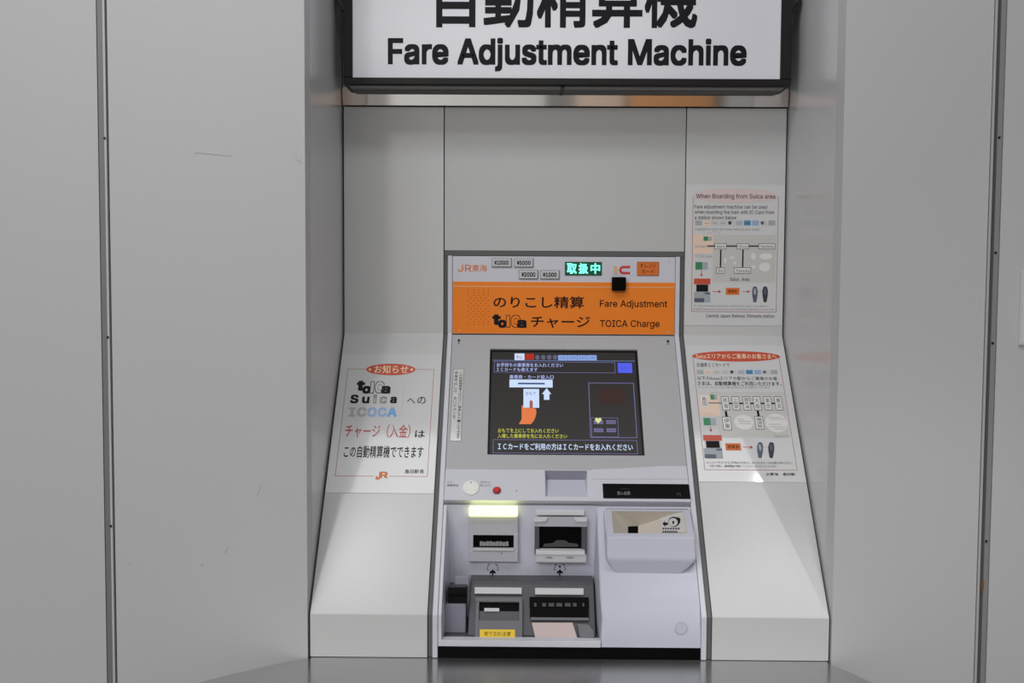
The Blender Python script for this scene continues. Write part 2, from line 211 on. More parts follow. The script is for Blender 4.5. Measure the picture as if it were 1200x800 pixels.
# outlines of a plain grotesque for the Latin letters: advance | loops of x,y (thousandths)
INTER = {'.': '188|83,-3,63,9,55,18,50,41,55,64,73,81,95,87,118,81,135,64,140,53,140,29,128,9,107,-3', '0': '453|227,-7,191,-3,158,7,130,24,105,48,85,77,69,113,57,155,50,202,48,254,50,306,57,353,69,395,85,431,106,461,130,484,159,502,191,512,227,516,262,512,295,502,323,484,348,461,368,431,384,395,396,353,403,306,405,254,403,202,396,155,384,113,368,77,348,48,323,24,295,7,263,-3+227,50,250,52,271,60,290,74,306,92,320,116,338,176,344,254,338,332,320,393,290,435,271,449,250,457,227,460,203,457,182,449,163,435,147,416,123,365,115,332,109,254,115,176,123,144,147,92,163,74,182,60,203,52', '1': '453|76,0,76,55,391,55,391,0;276,509,276,0,212,0,212,448,86,358,86,427,198,509', '2': '453|64,0,64,47,294,298,316,341,320,371,315,405,298,431,273,449,224,460,188,454,159,438,139,413,128,381,127,362,66,362,68,391,75,418,86,442,102,464,121,482,143,496,168,507,225,516,281,507,306,497,328,482,346,465,361,445,372,423,379,398,380,354,371,318,351,280,294,209,153,60,153,57,389,57,389,0', '3': '453|218,-7,188,-5,133,10,108,22,70,57,57,79,48,104,44,132,109,132,118,100,137,76,165,59,200,51,239,51,275,61,291,69,315,93,328,125,328,163,316,196,306,211,275,234,229,246,157,248,157,299,288,448,288,452,70,452,70,509,372,509,372,461,221,289,247,290,279,286,308,276,333,262,354,244,371,222,383,198,391,173,393,145,390,116,383,90,370,66,354,45,333,27,309,12,251,-5', '4': '453|40,105,40,158,247,509,311,509,109,163,413,163,413,105;282,0,282,318,343,318,343,0', '5': '453|221,-7,192,-5,165,1,140,11,99,41,83,60,71,82,63,105,60,130,122,130,130,102,148,78,173,60,204,51,241,51,276,64,304,89,322,122,328,162,321,203,314,221,290,251,275,262,238,275,201,276,152,262,128,246,67,253,96,509,366,509,366,452,151,452,136,301,178,325,229,334,274,328,313,311,345,285,370,251,386,210,391,163,388,132,381,102,369,76,352,52,332,32,309,15,282,3,253,-4', '6': '453|226,-7,196,-4,168,3,142,15,119,31,100,51,84,74,73,101,66,130,65,187,80,239,112,302,252,509,322,509,174,295,184,302,221,313,265,312,316,295,337,280,355,262,370,240,387,187,389,157,387,127,379,98,368,73,352,50,333,30,310,14,284,3,257,-4+226,48,263,55,293,73,314,101,326,137,326,178,322,196,304,228,293,241,263,259,245,264,207,264,174,252,148,229,131,197,126,179,126,138,138,102,160,73,190,55', '7': '453|97,0,323,452,62,452,62,509,391,509,391,449,165,0', '8': '453|226,-7,193,-5,163,1,136,11,111,25,91,42,74,62,62,84,54,109,53,156,65,195,87,228,117,252,153,267,129,276,109,289,93,308,80,330,73,354,70,380,79,429,90,450,124,485,170,508,197,514,226,516,255,514,282,508,328,485,346,469,373,429,382,380,379,354,372,330,359,308,343,289,300,265,335,252,365,228,387,195,395,176,401,135,398,109,391,84,362,42,341,25,317,11,289,1,259,-5+248,50,285,60,313,79,331,106,337,139,330,173,312,202,283,223,247,234,206,234,169,223,140,202,122,173,115,139,121,106,139,79,167,60,205,50+244,291,274,300,298,318,314,344,319,376,314,407,299,432,275,449,244,459,208,459,164,442,145,420,134,392,134,359,145,330,165,308,193,294,209,291', '9': '453|226,516,256,513,285,506,310,494,333,478,352,458,368,434,380,408,387,378,389,347,382,296,359,240,315,168,200,0,130,0,279,216,257,202,232,195,188,197,161,203,137,214,116,229,98,247,83,269,72,294,66,321,64,352,66,382,73,411,85,436,101,459,120,479,168,506,196,513+207,459,174,446,148,423,131,390,125,352,131,313,138,295,160,268,174,257,207,245,226,243,263,249,293,267,314,295,322,312,327,350,322,390,305,422,279,446,245,459', 'A': '480|16,0,201,509,276,509,463,0,395,0,239,458,191,302,85,0+110,142,110,199,370,199,370,142', 'B': '456|60,0,60,509,274,507,304,501,329,491,350,477,367,461,381,442,396,398,397,353,387,320,368,295,329,272,315,267,315,262,347,254,378,234,402,203,411,184,418,136,416,111,410,88,400,67,386,48,368,31,317,8,284,2+125,57,245,57,281,60,309,67,330,80,344,96,353,115,354,153,350,169,333,197,306,218,269,229,125,231+125,285,256,287,288,296,314,314,330,340,335,355,333,393,326,412,313,429,294,442,270,449,240,452,125,452', 'C': '510|267,-7,225,-3,186,7,150,25,119,49,92,79,70,115,53,157,44,203,40,254,44,305,53,352,70,393,92,429,119,459,150,484,186,501,225,512,267,516,317,511,362,496,402,471,435,438,459,397,473,348,408,348,389,395,357,428,330,444,284,455,237,453,209,445,184,432,161,414,141,391,125,364,113,332,106,295,103,254,106,213,113,177,125,145,141,117,161,94,184,76,210,63,237,56,284,54,330,65,369,90,397,128,408,160,473,160,459,112,435,71,420,53,383,24,341,5,293,-6', 'D': '502|219,0,96,0,96,57,215,57,254,60,288,68,318,81,343,99,363,122,379,149,390,181,397,216,399,255,397,294,390,329,379,361,364,388,344,410,320,428,291,441,258,449,221,452,93,452,93,509,225,509,273,505,315,495,353,478,385,455,412,426,433,391,449,351,458,306,462,255,458,205,449,159,433,119,411,83,384,54,351,31,312,14,268,3;125,509,125,0,60,0,60,509', 'E': '419|60,0,60,509,372,509,372,452,125,452,125,286,355,286,355,229,125,229,125,57,375,57,375,0', 'F': '410|60,0,60,509,369,509,369,452,125,452,125,278,346,278,346,221,125,221,125,0', 'G': '520|269,-7,225,-3,185,7,149,25,118,49,91,79,69,116,53,157,43,203,40,254,43,305,53,352,69,393,91,429,117,459,149,484,184,501,223,512,265,516,316,510,340,504,384,483,421,453,449,416,468,373,474,349,408,349,378,406,344,436,300,453,265,456,236,453,209,445,183,432,160,414,141,392,125,364,113,332,106,295,103,254,106,213,113,177,125,145,141,117,161,95,184,76,210,63,238,56,269,53,296,55,322,61,345,71,365,85,382,102,396,123,407,147,413,173,415,199,283,199,283,256,478,256,475,160,466,124,451,91,431,62,406,38,377,19,344,5,308,-4', 'H': '517|60,0,60,509,125,509,125,289,392,289,392,509,457,509,457,0,392,0,392,232,125,232,125,0', 'I': '300|31,0,31,57,118,57,118,452,31,452,31,509,269,509,269,452,183,452,183,57,269,57,269,0', 'J': '396|185,-7,143,-2,106,11,75,33,52,63,38,100,33,173,98,173,100,117,108,93,122,74,139,61,160,53,185,50,209,53,230,61,248,74,261,93,269,117,272,145,272,509,336,509,336,145,332,100,318,63,294,33,263,11,227,-2', 'K': '467|104,145,104,216,212,344,364,509,448,509,231,276,228,276;60,0,60,509,125,509,125,0;372,0,188,259,228,309,449,0', 'L': '393|60,0,60,509,125,509,125,57,361,57,361,0', 'M': '628|60,0,60,509,152,509,314,71,352,187,476,509,568,509,568,0,504,0,507,439,456,291,342,0,286,0,119,438,122,0', 'N': '523|60,0,60,509,136,509,388,107,404,75,399,195,399,509,463,509,463,0,387,0,120,433,125,291,125,0', 'O': '533|267,-7,225,-3,186,7,150,25,119,49,92,79,70,115,53,157,44,203,40,254,44,305,53,352,70,393,92,429,119,459,150,484,186,501,225,512,267,516,309,512,348,501,384,484,415,459,442,429,464,393,480,352,490,305,493,254,490,203,480,157,464,115,442,79,415,49,384,25,348,7,309,-3+267,53,296,55,324,63,349,76,372,94,392,116,408,144,420,176,428,213,430,254,428,295,420,332,408,365,392,392,372,415,349,433,324,446,296,453,267,456,237,453,210,445,184,433,161,415,142,392,125,364,113,332,106,295,103,254,106,213,113,176,125,144,161,94,184,76,210,63,237,55', 'P': '445|60,0,60,509,235,509,272,506,305,499,332,487,356,471,375,452,390,430,407,377,409,348,407,318,390,265,375,243,356,223,332,207,305,195,272,188,109,186,109,242,257,244,279,248,312,266,333,294,343,328,343,367,333,402,312,428,297,439,257,451,125,452,125,0', 'R': '449|60,0,60,509,236,509,305,500,333,489,376,455,390,433,401,408,407,381,409,352,407,323,401,296,390,271,376,250,356,232,333,217,305,206,273,200,125,198,125,0+125,255,256,258,298,267,325,287,334,300,344,333,344,371,334,405,325,419,298,440,258,451,125,452;353,0,230,229,303,229,428,0', 'S': '447|224,-9,188,-7,156,-1,128,9,102,23,81,40,64,60,51,83,42,109,38,137,104,137,114,102,123,88,150,66,185,53,224,49,267,54,303,69,329,92,344,122,346,139,340,168,322,189,296,205,145,253,112,269,86,289,67,313,56,341,52,372,54,400,62,425,75,448,92,468,138,498,165,508,195,514,227,516,259,514,289,508,316,498,360,468,377,449,390,427,398,403,401,378,337,378,332,402,320,421,302,437,280,449,254,456,225,459,185,454,152,440,129,418,121,405,115,376,122,345,142,324,198,297,312,264,359,238,395,198,407,161,406,112,399,87,370,43,349,25,294,0,261,-7', 'T': '449|32,452,32,509,417,509,417,452,257,452,257,0,193,0,193,452', 'U': '517|259,-8,220,-6,186,2,154,15,126,33,103,55,85,80,71,108,63,140,60,173,60,509,124,509,126,155,141,113,153,95,187,68,232,53,285,53,331,68,349,80,377,113,391,155,393,509,457,509,457,173,454,140,446,108,433,80,414,55,391,33,363,15,332,2,297,-6', 'V': '480|204,0,16,509,84,509,241,51,290,206,395,509,463,509,278,0', 'W': '686|155,0,16,509,82,509,193,57,224,196,306,509,380,509,492,59,523,196,603,509,670,509,530,0,455,0,346,417,342,438,318,323,230,0', 'Y': '472|203,0,203,208,16,509,91,509,231,274,238,258,280,344,381,509,455,509,268,208,268,0', 'a': '389|160,-9,115,-3,76,15,60,29,38,63,32,84,30,108,36,146,53,174,92,200,257,231,271,240,276,257,272,285,260,307,240,322,212,330,178,330,137,316,110,292,100,274,41,291,51,313,79,346,114,368,153,380,208,384,255,375,300,350,322,320,330,301,337,251,337,0,277,0,277,52,272,52,242,16,215,1+192,47,211,51,242,68,263,93,274,122,276,190,134,159,103,139,93,118,93,93,102,72,119,57,142,48', 'b': '424|208,-7,172,4,147,21,118,59,112,59,112,0,53,0,53,509,114,509,114,319,118,319,137,346,171,373,207,383,259,382,287,374,313,361,335,342,354,320,370,293,381,261,388,227,390,189,388,151,381,116,370,84,355,57,336,34,313,16,288,3,260,-6+220,47,242,49,262,55,294,80,316,117,327,163,327,215,316,261,307,281,295,298,262,322,243,328,220,330,198,328,178,322,161,312,134,282,118,241,113,189,118,138,135,95,147,78,179,55,198,49', 'c': '396|174,-5,144,3,117,16,93,35,72,58,56,85,44,116,37,150,34,187,37,225,44,260,56,291,72,318,93,341,117,360,144,374,174,382,226,384,276,371,318,346,349,308,362,277,303,262,278,304,242,325,207,330,184,328,163,321,145,310,130,296,108,258,98,212,96,187,102,139,108,117,130,80,145,66,163,55,207,46,253,55,285,80,304,117,363,102,350,70,331,43,292,12,244,-5,226,-7', 'd': '424|165,-6,137,3,111,16,89,34,70,57,55,84,43,116,36,151,34,189,36,227,43,261,55,293,70,320,89,342,112,361,137,374,165,382,218,383,253,373,287,346,306,319,311,319,311,509,372,509,372,0,313,0,313,59,307,59,277,21,252,4,217,-7+205,47,226,49,246,55,278,78,290,95,306,138,312,189,306,241,300,263,278,299,246,322,227,328,205,330,182,328,162,322,130,298,108,261,98,215,96,189,102,139,118,97,130,80,162,55,182,49', 'e': '404|177,-5,145,3,117,16,92,35,72,58,56,85,44,116,37,150,34,187,36,224,55,290,71,317,91,340,115,359,142,373,172,382,226,383,266,374,303,355,334,324,347,305,365,256,370,227,371,169,75,169,75,221,308,221,304,248,298,269,277,301,263,314,246,323,205,330,164,323,131,301,109,270,97,231,98,151,102,127,110,106,121,88,151,61,190,48,241,49,276,65,294,82,306,105,365,91,348,55,320,26,283,4,237,-7', 'f': '254|228,379,228,327,6,327,6,379;81,0,82,452,87,470,107,499,135,519,169,529,243,521,227,468,195,474,164,468,154,460,143,435,142,0', 'g': '425|207,-151,156,-146,114,-132,82,-110,59,-84,51,-69,101,-41,131,-74,154,-88,187,-96,236,-95,261,-87,282,-75,298,-58,308,-34,311,-6,311,68,306,68,287,41,266,23,236,10,195,5,165,7,138,14,90,43,71,65,55,90,43,120,36,154,34,191,36,229,43,263,55,293,71,320,90,342,112,361,138,374,166,382,218,383,253,373,279,356,308,319,313,319,313,379,372,379,370,-40,363,-67,350,-90,334,-109,314,-124,291,-136,237,-149+205,59,246,66,264,75,278,87,300,121,311,166,311,219,300,264,291,283,279,299,247,322,227,328,205,330,182,328,163,322,145,312,118,282,102,241,96,193,102,144,118,104,145,76,163,66', 'h': '410|114,0,53,0,53,509,114,509,114,314,116,319,132,344,152,362,175,374,200,382,252,383,295,369,313,356,341,321,350,298,357,240,357,0,296,0,296,235,293,263,286,286,273,304,256,318,235,326,192,328,161,317,136,297,126,283,115,248', 'i': '167|53,0,53,379,114,379,114,0;73,444,54,455,43,472,41,483,47,504,63,518,84,524,105,518,121,504,126,483,121,463,105,448,95,444', 'j': '167|53,379,114,379,112,-52,102,-90,80,-119,47,-137,-10,-143,-10,-87,18,-85,31,-80,47,-61,53,-29;72,444,53,455,42,472,42,494,53,512,72,522,83,524,105,518,120,504,125,494,125,472,114,455,95,444', 'k': '381|110,137,110,212,121,212,284,379,360,379,184,199,177,199;53,0,53,509,114,509,114,0;294,0,148,186,191,229,372,0', 'l': '189|112,0,91,8,74,20,62,37,55,59,53,509,114,509,114,83,120,62,135,53,170,54,181,3,147,-2', 'm': '610|53,0,53,379,112,379,112,305,122,331,144,358,172,376,203,385,245,383,268,375,287,361,303,342,314,320,317,308,326,329,350,356,381,375,417,385,458,385,497,372,514,361,529,346,541,328,550,307,557,255,557,0,496,0,496,254,493,279,485,298,473,313,456,323,438,329,402,329,374,320,353,302,336,263,335,0,274,0,272,280,265,297,253,311,238,322,220,328,185,329,158,320,135,302,119,274,114,238,114,0', 'n': '410|114,0,53,0,53,379,112,379,112,310,116,319,132,344,152,362,175,374,200,382,252,383,295,369,313,356,341,321,350,298,357,240,357,0,296,0,296,235,293,263,286,286,273,304,256,318,235,326,192,328,161,317,136,297,126,283,115,248', 'o': '415|207,-8,174,-5,144,3,117,16,93,35,72,58,56,85,44,116,37,150,34,187,37,225,44,260,56,291,72,318,93,341,117,360,144,374,174,382,207,384,241,382,271,374,299,360,323,341,343,318,359,291,371,260,379,225,381,187,379,150,371,116,359,85,343,58,323,35,299,16,271,3,241,-5+207,46,252,55,270,66,298,97,314,139,319,187,314,236,298,278,285,296,270,310,252,321,231,328,207,330,184,328,163,321,145,310,130,296,108,258,98,212,96,187,102,139,108,117,130,80,145,66,163,55', 'p': '424|53,-143,53,379,112,379,112,319,118,319,137,346,171,373,207,383,259,382,287,374,313,361,335,342,354,320,370,293,381,261,388,227,390,189,388,151,381,116,370,84,355,57,336,34,313,16,288,3,260,-6,208,-7,173,4,147,21,118,59,114,59,114,-143+220,47,242,49,262,55,294,80,316,117,327,163,327,215,316,261,307,281,295,298,262,322,243,328,220,330,198,328,178,322,161,312,134,282,118,241,113,189,118,138,135,95,147,78,179,55,198,49', 'q': '424|372,-143,311,-143,311,59,306,59,277,21,252,4,217,-7,165,-6,137,3,111,16,89,34,70,57,55,84,43,116,36,151,34,189,36,227,43,261,55,293,70,320,89,342,112,361,137,374,165,382,218,383,253,373,287,346,307,319,313,319,313,379,372,379+205,47,226,49,246,55,278,78,290,95,306,138,312,189,306,241,300,263,278,299,246,322,227,328,205,330,182,328,162,322,130,298,108,261,98,215,96,189,102,139,118,97,130,80,162,55,182,49', 'r': '259|53,0,53,379,112,379,112,321,115,321,124,339,152,367,171,377,191,383,243,384,243,322,207,326,174,321,146,306,126,284,115,254,114,0', 's': '365|157,-7,112,3,76,24,50,54,41,73,36,94,94,107,101,87,111,72,124,60,160,47,181,45,206,47,227,53,244,62,258,74,265,88,268,103,262,126,243,144,118,180,92,192,72,208,58,227,50,249,47,274,49,295,55,314,65,332,95,360,137,378,161,383,212,383,254,372,286,352,309,324,324,290,268,277,254,304,243,316,210,331,187,333,147,326,131,317,111,292,110,264,124,243,152,229,261,200,287,187,306,171,320,153,328,131,331,107,329,85,323,65,298,31,260,6,210,-7', 't': '227|204,379,204,327,6,327,6,379;65,471,126,471,127,83,130,70,144,55,202,54,213,2,168,-4,138,-1,113,7,92,21,77,41,68,64,65,93', 'u': '410|182,-5,135,2,97,23,82,39,69,59,60,82,54,109,53,379,114,379,116,117,124,94,137,75,154,61,175,53,218,51,249,62,263,71,283,97,295,132,296,379,357,379,357,0,298,0,298,70,294,60,277,35,257,17,234,5,209,-3', 'v': '389|163,0,17,379,84,379,194,55,224,155,305,379,371,379,226,0', 'w': '567|138,0,23,379,87,379,170,61,206,214,252,379,316,379,396,63,434,214,480,379,545,379,429,0,368,0,284,311,248,172,199,0', 'x': '379|21,0,155,195,29,379,100,379,190,233,233,306,282,379,352,379,224,192,358,0,287,0,190,156,148,85,91,0', 'y': '389|47,-139,61,-86,104,-89,122,-81,138,-64,163,-1,17,379,84,379,194,55,224,155,305,379,371,379,196,-77,177,-107,153,-128,125,-141', 'z': '380|42,0,42,46,254,323,48,323,48,379,333,379,333,331,126,60,126,56,339,56,339,0', '¥': '382|80,509,208,227,159,205,9,509;173,227,302,509,374,509,223,205;223,267,223,0,159,0,159,267;334,254,334,208,48,208,48,254;334,156,334,109,48,109,48,156'}
def mesh_of(c):
    o = bpy.data.objects.new('t', c); COL.objects.link(o)
    bpy.context.view_layer.update()
    me = bpy.data.meshes.new_from_object(o.evaluated_get(bpy.context.evaluated_depsgraph_get()))
    V = [(v.co.x, v.co.y) for v in me.vertices]; F = [tuple(p.vertices) for p in me.polygons]
    bpy.data.objects.remove(o); bpy.data.curves.remove(c); bpy.data.meshes.remove(me)
    return V, F
_letter = {}
def letter(ch):
    if ch in _letter: return _letter[ch]
    adv, body = INTER[ch].split('|'); V, F = [], []
    for solid in body.split(';'):
        c = bpy.data.curves.new('t', 'CURVE'); c.dimensions = '2D'; c.fill_mode = 'BOTH'
        for l in solid.split('+'):
            q = [int(i) for i in l.split(',')]
            sp = c.splines.new('POLY'); sp.use_cyclic_u = True; n = len(q) // 2
            sp.points.add(n - 1)
            for i in range(n): sp.points[i].co = (q[2 * i] / 1000, q[2 * i + 1] / 1000, 0, 1)
        v, f = mesh_of(c); b = len(V); V += v; F += [tuple(b + i for i in g) for g in f]
    _letter[ch] = (int(adv) / 1000, V, F)
    return _letter[ch]
def glyphs(s, res=2):
    k = (s, res)
    if k in _cache: return _cache[k]
    if all(ch == ' ' or ch in INTER for ch in s):
        V, F, x = [], [], 0.0
        for ch in s:
            if ch == ' ': x += 0.205; continue
            adv, v, f = letter(ch); b = len(V)
            V += [(x + p[0], p[1]) for p in v]; F += [tuple(b + i for i in g) for g in f]; x += adv
    else:
        c = bpy.data.curves.new('t', 'FONT'); c.body = s; c.resolution_u = res
        V, F = mesh_of(c)
    F = [f if (V[f[1]][0] - V[f[0]][0]) * (V[f[2]][1] - V[f[0]][1]) - (V[f[1]][1] - V[f[0]][1]) * (V[f[2]][0] - V[f[0]][0]) >= 0 else f[::-1] for f in F]
    xs = [v[0] for v in V]; ys = [v[1] for v in V]
    r = (V, F, min(xs), min(ys), max(xs), max(ys)); _cache[k] = r
    return r

class MB:
    def __init__(s): s.v = []; s.f = []; s.m = []; s.mats = []
    def mi(s, m):
        if m not in s.mats: s.mats.append(m)
        return s.mats.index(m)
    def add(s, vs, fs, m):
        b = len(s.v); s.v += [Vector(v) for v in vs]; k = s.mi(m)
        for f in fs: s.f.append(tuple(b + i for i in f)); s.m.append(k)
    def prism(s, fr, poly, n0, n1, m, poly1=None):
        """closed solid between a polygon at n0 and one at n1 (counter-clockwise in u, v)"""
        n = len(poly); p1 = poly1 or poly
        vs = [fr.P(u, v, n0) for u, v in poly] + [fr.P(u, v, n1) for u, v in p1]
        fs = [tuple(range(n - 1, -1, -1)), tuple(range(n, 2 * n))] + [(i, (i + 1) % n, n + (i + 1) % n, n + i) for i in range(n)]
        s.add(vs, fs, m); return s
    def box(s, fr, r, n0, n1, m):
        u0, v0, u1, v1 = r
        return s.prism(fr, [(u0, v0), (u1, v0), (u1, v1), (u0, v1)], n0, n1, m)
    def pbox(s, fr, x0, y0, x1, y1, n0, n1, m, n=None): return s.box(fr, fr.rect(x0, y0, x1, y1, n1 if n is None else n), n0, n1, m)
    def flat(s, fr, poly, n, m):
        if sum(a[0] * b[1] - b[0] * a[1] for a, b in zip(poly, poly[1:] + poly[:1])) < 0: poly = poly[::-1]
        s.add([fr.P(u, v, n) for u, v in poly], [tuple(range(len(poly)))], m); return s
    def pflat(s, fr, x0, y0, x1, y1, n, m):
        u0, v0, u1, v1 = fr.rect(x0, y0, x1, y1, n)
        return s.flat(fr, [(u0, v0), (u1, v0), (u1, v1), (u0, v1)], n, m)
    def ppoly(s, fr, pts, n, m): return s.flat(fr, [fr.uv(x, y, n) for x, y in pts], n, m)
    def outline(s, fr, r, wd, n, m):
        u0, v0, u1, v1 = r; a = wd
        for q in ((u0, v0, u1, v0 + a), (u0, v1 - a, u1, v1), (u0, v0 + a, u0 + a, v1 - a), (u1 - a, v0 + a, u1, v1 - a)):
            s.flat(fr, [(q[0], q[1]), (q[2], q[1]), (q[2], q[3]), (q[0], q[3])], n, m)
        return s
    def poutline(s, fr, x0, y0, x1, y1, wd, n, m): return s.outline(fr, fr.rect(x0, y0, x1, y1, n), wd, n, m)
    def line(s, fr, a, b, wd, n, m):
        a = Vector(a); b = Vector(b); d = (b - a).normalized(); q = Vector((-d.y, d.x)) * wd / 2
        return s.flat(fr, [tuple(a - q), tuple(b - q), tuple(b + q), tuple(a + q)], n, m)
    def pline(s, fr, x0, y0, x1, y1, wd, n, m): return s.line(fr, fr.uv(x0, y0, n), fr.uv(x1, y1, n), wd, n, m)
    def ell(s, fr, cu, cv, ru, rv, n, m, k=28):
        return s.flat(fr, [(cu + ru * math.cos(2 * math.pi * i / k), cv + rv * math.sin(2 * math.pi * i / k)) for i in range(k)], n, m)
    def pell(s, fr, x0, y0, x1, y1, n, m, k=28):
        u0, v0, u1, v1 = fr.rect(x0, y0, x1, y1, n)
        return s.ell(fr, (u0 + u1) / 2, (v0 + v1) / 2, (u1 - u0) / 2, (v1 - v0) / 2, n, m, k)
    def cyl(s, fr, cu, cv, r, n0, n1, m, k=32, r1=None):
        r1 = r if r1 is None else r1
        c = [(math.cos(2 * math.pi * i / k), math.sin(2 * math.pi * i / k)) for i in range(k)]
        return s.prism(fr, [(cu + r * a, cv + r * b) for a, b in c], n0, n1, m, [(cu + r1 * a, cv + r1 * b) for a, b in c])
    def text(s, fr, t, r, n, m, off=0.0, ref=None):
        """letters stretched to fill the rectangle r; ref gives a text whose height sets the scale"""
        V, F, x0, y0, x1, y1 = glyphs(t)
        x0 -= off; y0 -= off; x1 += off; y1 += off
        u0, v0, u1, v1 = r
        sx = (u1 - u0) / (x1 - x0); sy = (v1 - v0) / (y1 - y0)
        k = 1 if not off else (5 if off < 0.02 else 9)
        for i in range(k):                                  # heavier letters: the same outline laid a little to each side
            a = 2 * math.pi * i / max(1, k - 1)
            q = 1 / max(abs(math.cos(a)), abs(math.sin(a))) if k == 9 else 1
            dx, dy = (0, 0) if i == k - 1 else (off * q * math.cos(a), off * q * math.sin(a))
            s.add([fr.P(u0 + (x + dx - x0) * sx, v0 + (y + dy - y0) * sy, n + i * 4e-6) for x, y in V], F, m)
        return s
    def ptext(s, fr, t, x0, y0, x1, y1, n, m, off=0.0): return s.text(fr, t, fr.rect(x0, y0, x1, y1, n), n, m, off)
    def vtext(s, fr, t, r, n, m, off=0.0):
        """characters stacked downwards"""
        u0, v0, u1, v1 = r; h = (v1 - v0) / len(t)
        for i, c in enumerate(t):
            if c in ' 　': continue
            s.text(fr, c, (u0, v1 - (i + 0.93) * h, u1, v1 - (i + 0.07) * h), n, m, off)
        return s
    def extr(s, prof, x0, x1, m):
        """a closed profile of (y, z) run along x"""
        n = len(prof)
        vs = [(x0, y, z) for y, z in prof] + [(x1, y, z) for y, z in prof]
        fs = [tuple(range(n)), tuple(range(2 * n - 1, n - 1, -1))] + [(i, n + i, n + (i + 1) % n, (i + 1) % n) for i in range(n)]
        s.add(vs, fs, m); return s
    def abox(s, x0, x1, y0, y1, z0, z1, m): return s.extr([(y0, z0), (y1, z0), (y1, z1), (y0, z1)], x0, x1, m)
    def build(s, name, parent=None, bevel=0.0, label=None, kind=None, weld=False):
        org = Vector((0, 0, 0))
        p = parent
        while p is not None: org = org + Vector(p.location); p = p.parent
        me = bpy.data.meshes.new(name)
        me.from_pydata([tuple(v - org) for v in s.v], [], s.f)
        for m in s.mats: me.materials.append(M[m])
        me.polygons.foreach_set('material_index', s.m)
        me.update()
        if True:
            import bmesh
            bm = bmesh.new(); bm.from_mesh(me)
            if weld: bmesh.ops.remove_doubles(bm, verts=bm.verts, dist=1e-5); bmesh.ops.recalc_face_normals(bm, faces=bm.faces)
            closed = []; seen = set()
            for f0 in bm.faces:                             # whole closed shells only; flat print keeps the side it was given
                if f0 in seen: continue
                isl = [f0]; seen.add(f0); ok = True
                for f in isl:
                    for e in f.edges:
                        if e.is_boundary: ok = False
                        for g in e.link_faces:
                            if g not in seen: seen.add(g); isl.append(g)
                if ok: closed += isl
            if closed: bmesh.ops.recalc_face_normals(bm, faces=closed)
            bm.to_mesh(me); bm.free()
        o = bpy.data.objects.new(name, me); COL.objects.link(o)
        if parent is not None: o.parent = parent
        if bevel:
            b = o.modifiers.new('bevel', 'BEVEL'); b.width = bevel; b.segments = 3; b.limit_method = 'ANGLE'; b.angle_limit = 0.5
            b.harden_normals = False
        if label: o['label'] = label
        if kind: o['kind'] = kind
        return o

def thing(name, loc, label, cat, group=None):
    o = bpy.data.objects.new(name, None); COL.objects.link(o); o.location = loc; o.empty_display_size = 0.1
    o['label'] = label; o['category'] = cat
    if group: o['group'] = group
    return o
def struct(mb, name, **k): return mb.build(name, kind='structure', **k)

# ------------------------------------------------------------------ the planes of the place
YB = 0.40                                   # back of the recess; the wall front is y = 0
YF = 0.006                                  # lower front of machine and side panels
ZT = row_z(392, YB); ZK = row_z(721.5, YF); Z0 = row_z(772, YF)      # upper bend, lower bend, counter top
BK = Frame((0, YB, 0), (1, 0, 0), (0, 0, 1))
FR = Frame((0, YF, 0), (1, 0, 0), (0, 0, 1))
WF = Frame((0, 0, 0), (1, 0, 0), (0, 0, 1))
S = Frame((0, YF, ZK), (1, 0, 0), (0, YB - YF, ZT - ZK))
LS = math.hypot(YB - YF, ZT - ZK)
ZTOP = 3.0
XL, XR = -0.5, 0.5
def prof(off, z_top, z_bot):
    """the folded face, moved out by off: upright, slope, upright"""
    a = math.atan2(ZT - ZK, YB - YF) ; h = off * math.tan((math.pi / 2 - a) / 2)
    return [(YB - off, z_top), (YB - off, ZT + h), (YF - off, ZK + h), (YF - off, z_bot)]
print('planes', ZT, ZK, Z0, 'slope len', LS)

# ------------------------------------------------------------------ the room shell
struct(MB().abox(-4, 4, -7, 1.0, -0.05, 0.0, 'floor'), 'floor')
hw = MB(); hw.abox(-4, 4, -6.1, -6.0, 0, ZTOP, 'hall')
for x0, x1, z0, z1, m in ((-1.9, -1.5, 0.2, 2.3, 'orange_d'), (-1.2, 0.1, 0.6, 2.4, 'p_white'), (0.35, 0.75, 0.3, 2.2, 'p_peach'), (0.8, 1.5, 0.5, 2.3, 'orange_l'),
                          (1.6, 2.4, 0.3, 2.3, 'p_white'), (-2.9, -2.2, 0.3, 2.3, 'wall')):
    hw.abox(x0, x1, -6.0, -5.97, z0, z1, m)
struct(hw, 'wall_opposite')
TLx = (col_x(113, 0, 0), col_x(124, 0, 0)); TRx = (col_x(1166.5, 0, 0), col_x(1180, 0, 0))
gap = 0.0015
struct(MB().abox(TLx[1] + gap, XL, 0, 0.05, 0.0, ZTOP, 'wall'), 'wall_left')
struct(MB().abox(-3.2, TLx[0] - gap, 0, 0.05, 0.0, ZTOP, 'wall'), 'wall_far_left')
struct(MB().abox(XR, TRx[0] - gap, 0, 0.05, 0.0, ZTOP, 'wall'), 'wall_right')
struct(MB().abox(TRx[1] + gap, 3.2, 0, 0.05, 0.0, ZTOP, 'wall'), 'wall_far_right')
struct(MB().abox(XL - 0.02, XL, 0.0502, YB + 0.06, 0.0, ZTOP, 'ret'), 'wall_left_return')
struct(MB().abox(XR, XR + 0.02, 0.0502, YB + 0.06, 0.0, ZTOP, 'ret'), 'wall_right_return')
xs0, xs1 = col_x(520.5, 210, YB), col_x(803.5, 210, YB)
zstrip = row_z(125, YB)
zm = row_z(294, YB)
struct(MB().abox(xs0 + 0.001, xs1 - 0.001, YB, YB + 0.02, zm, zstrip - 0.0015, 'back'), 'wall_back', bevel=0.001)
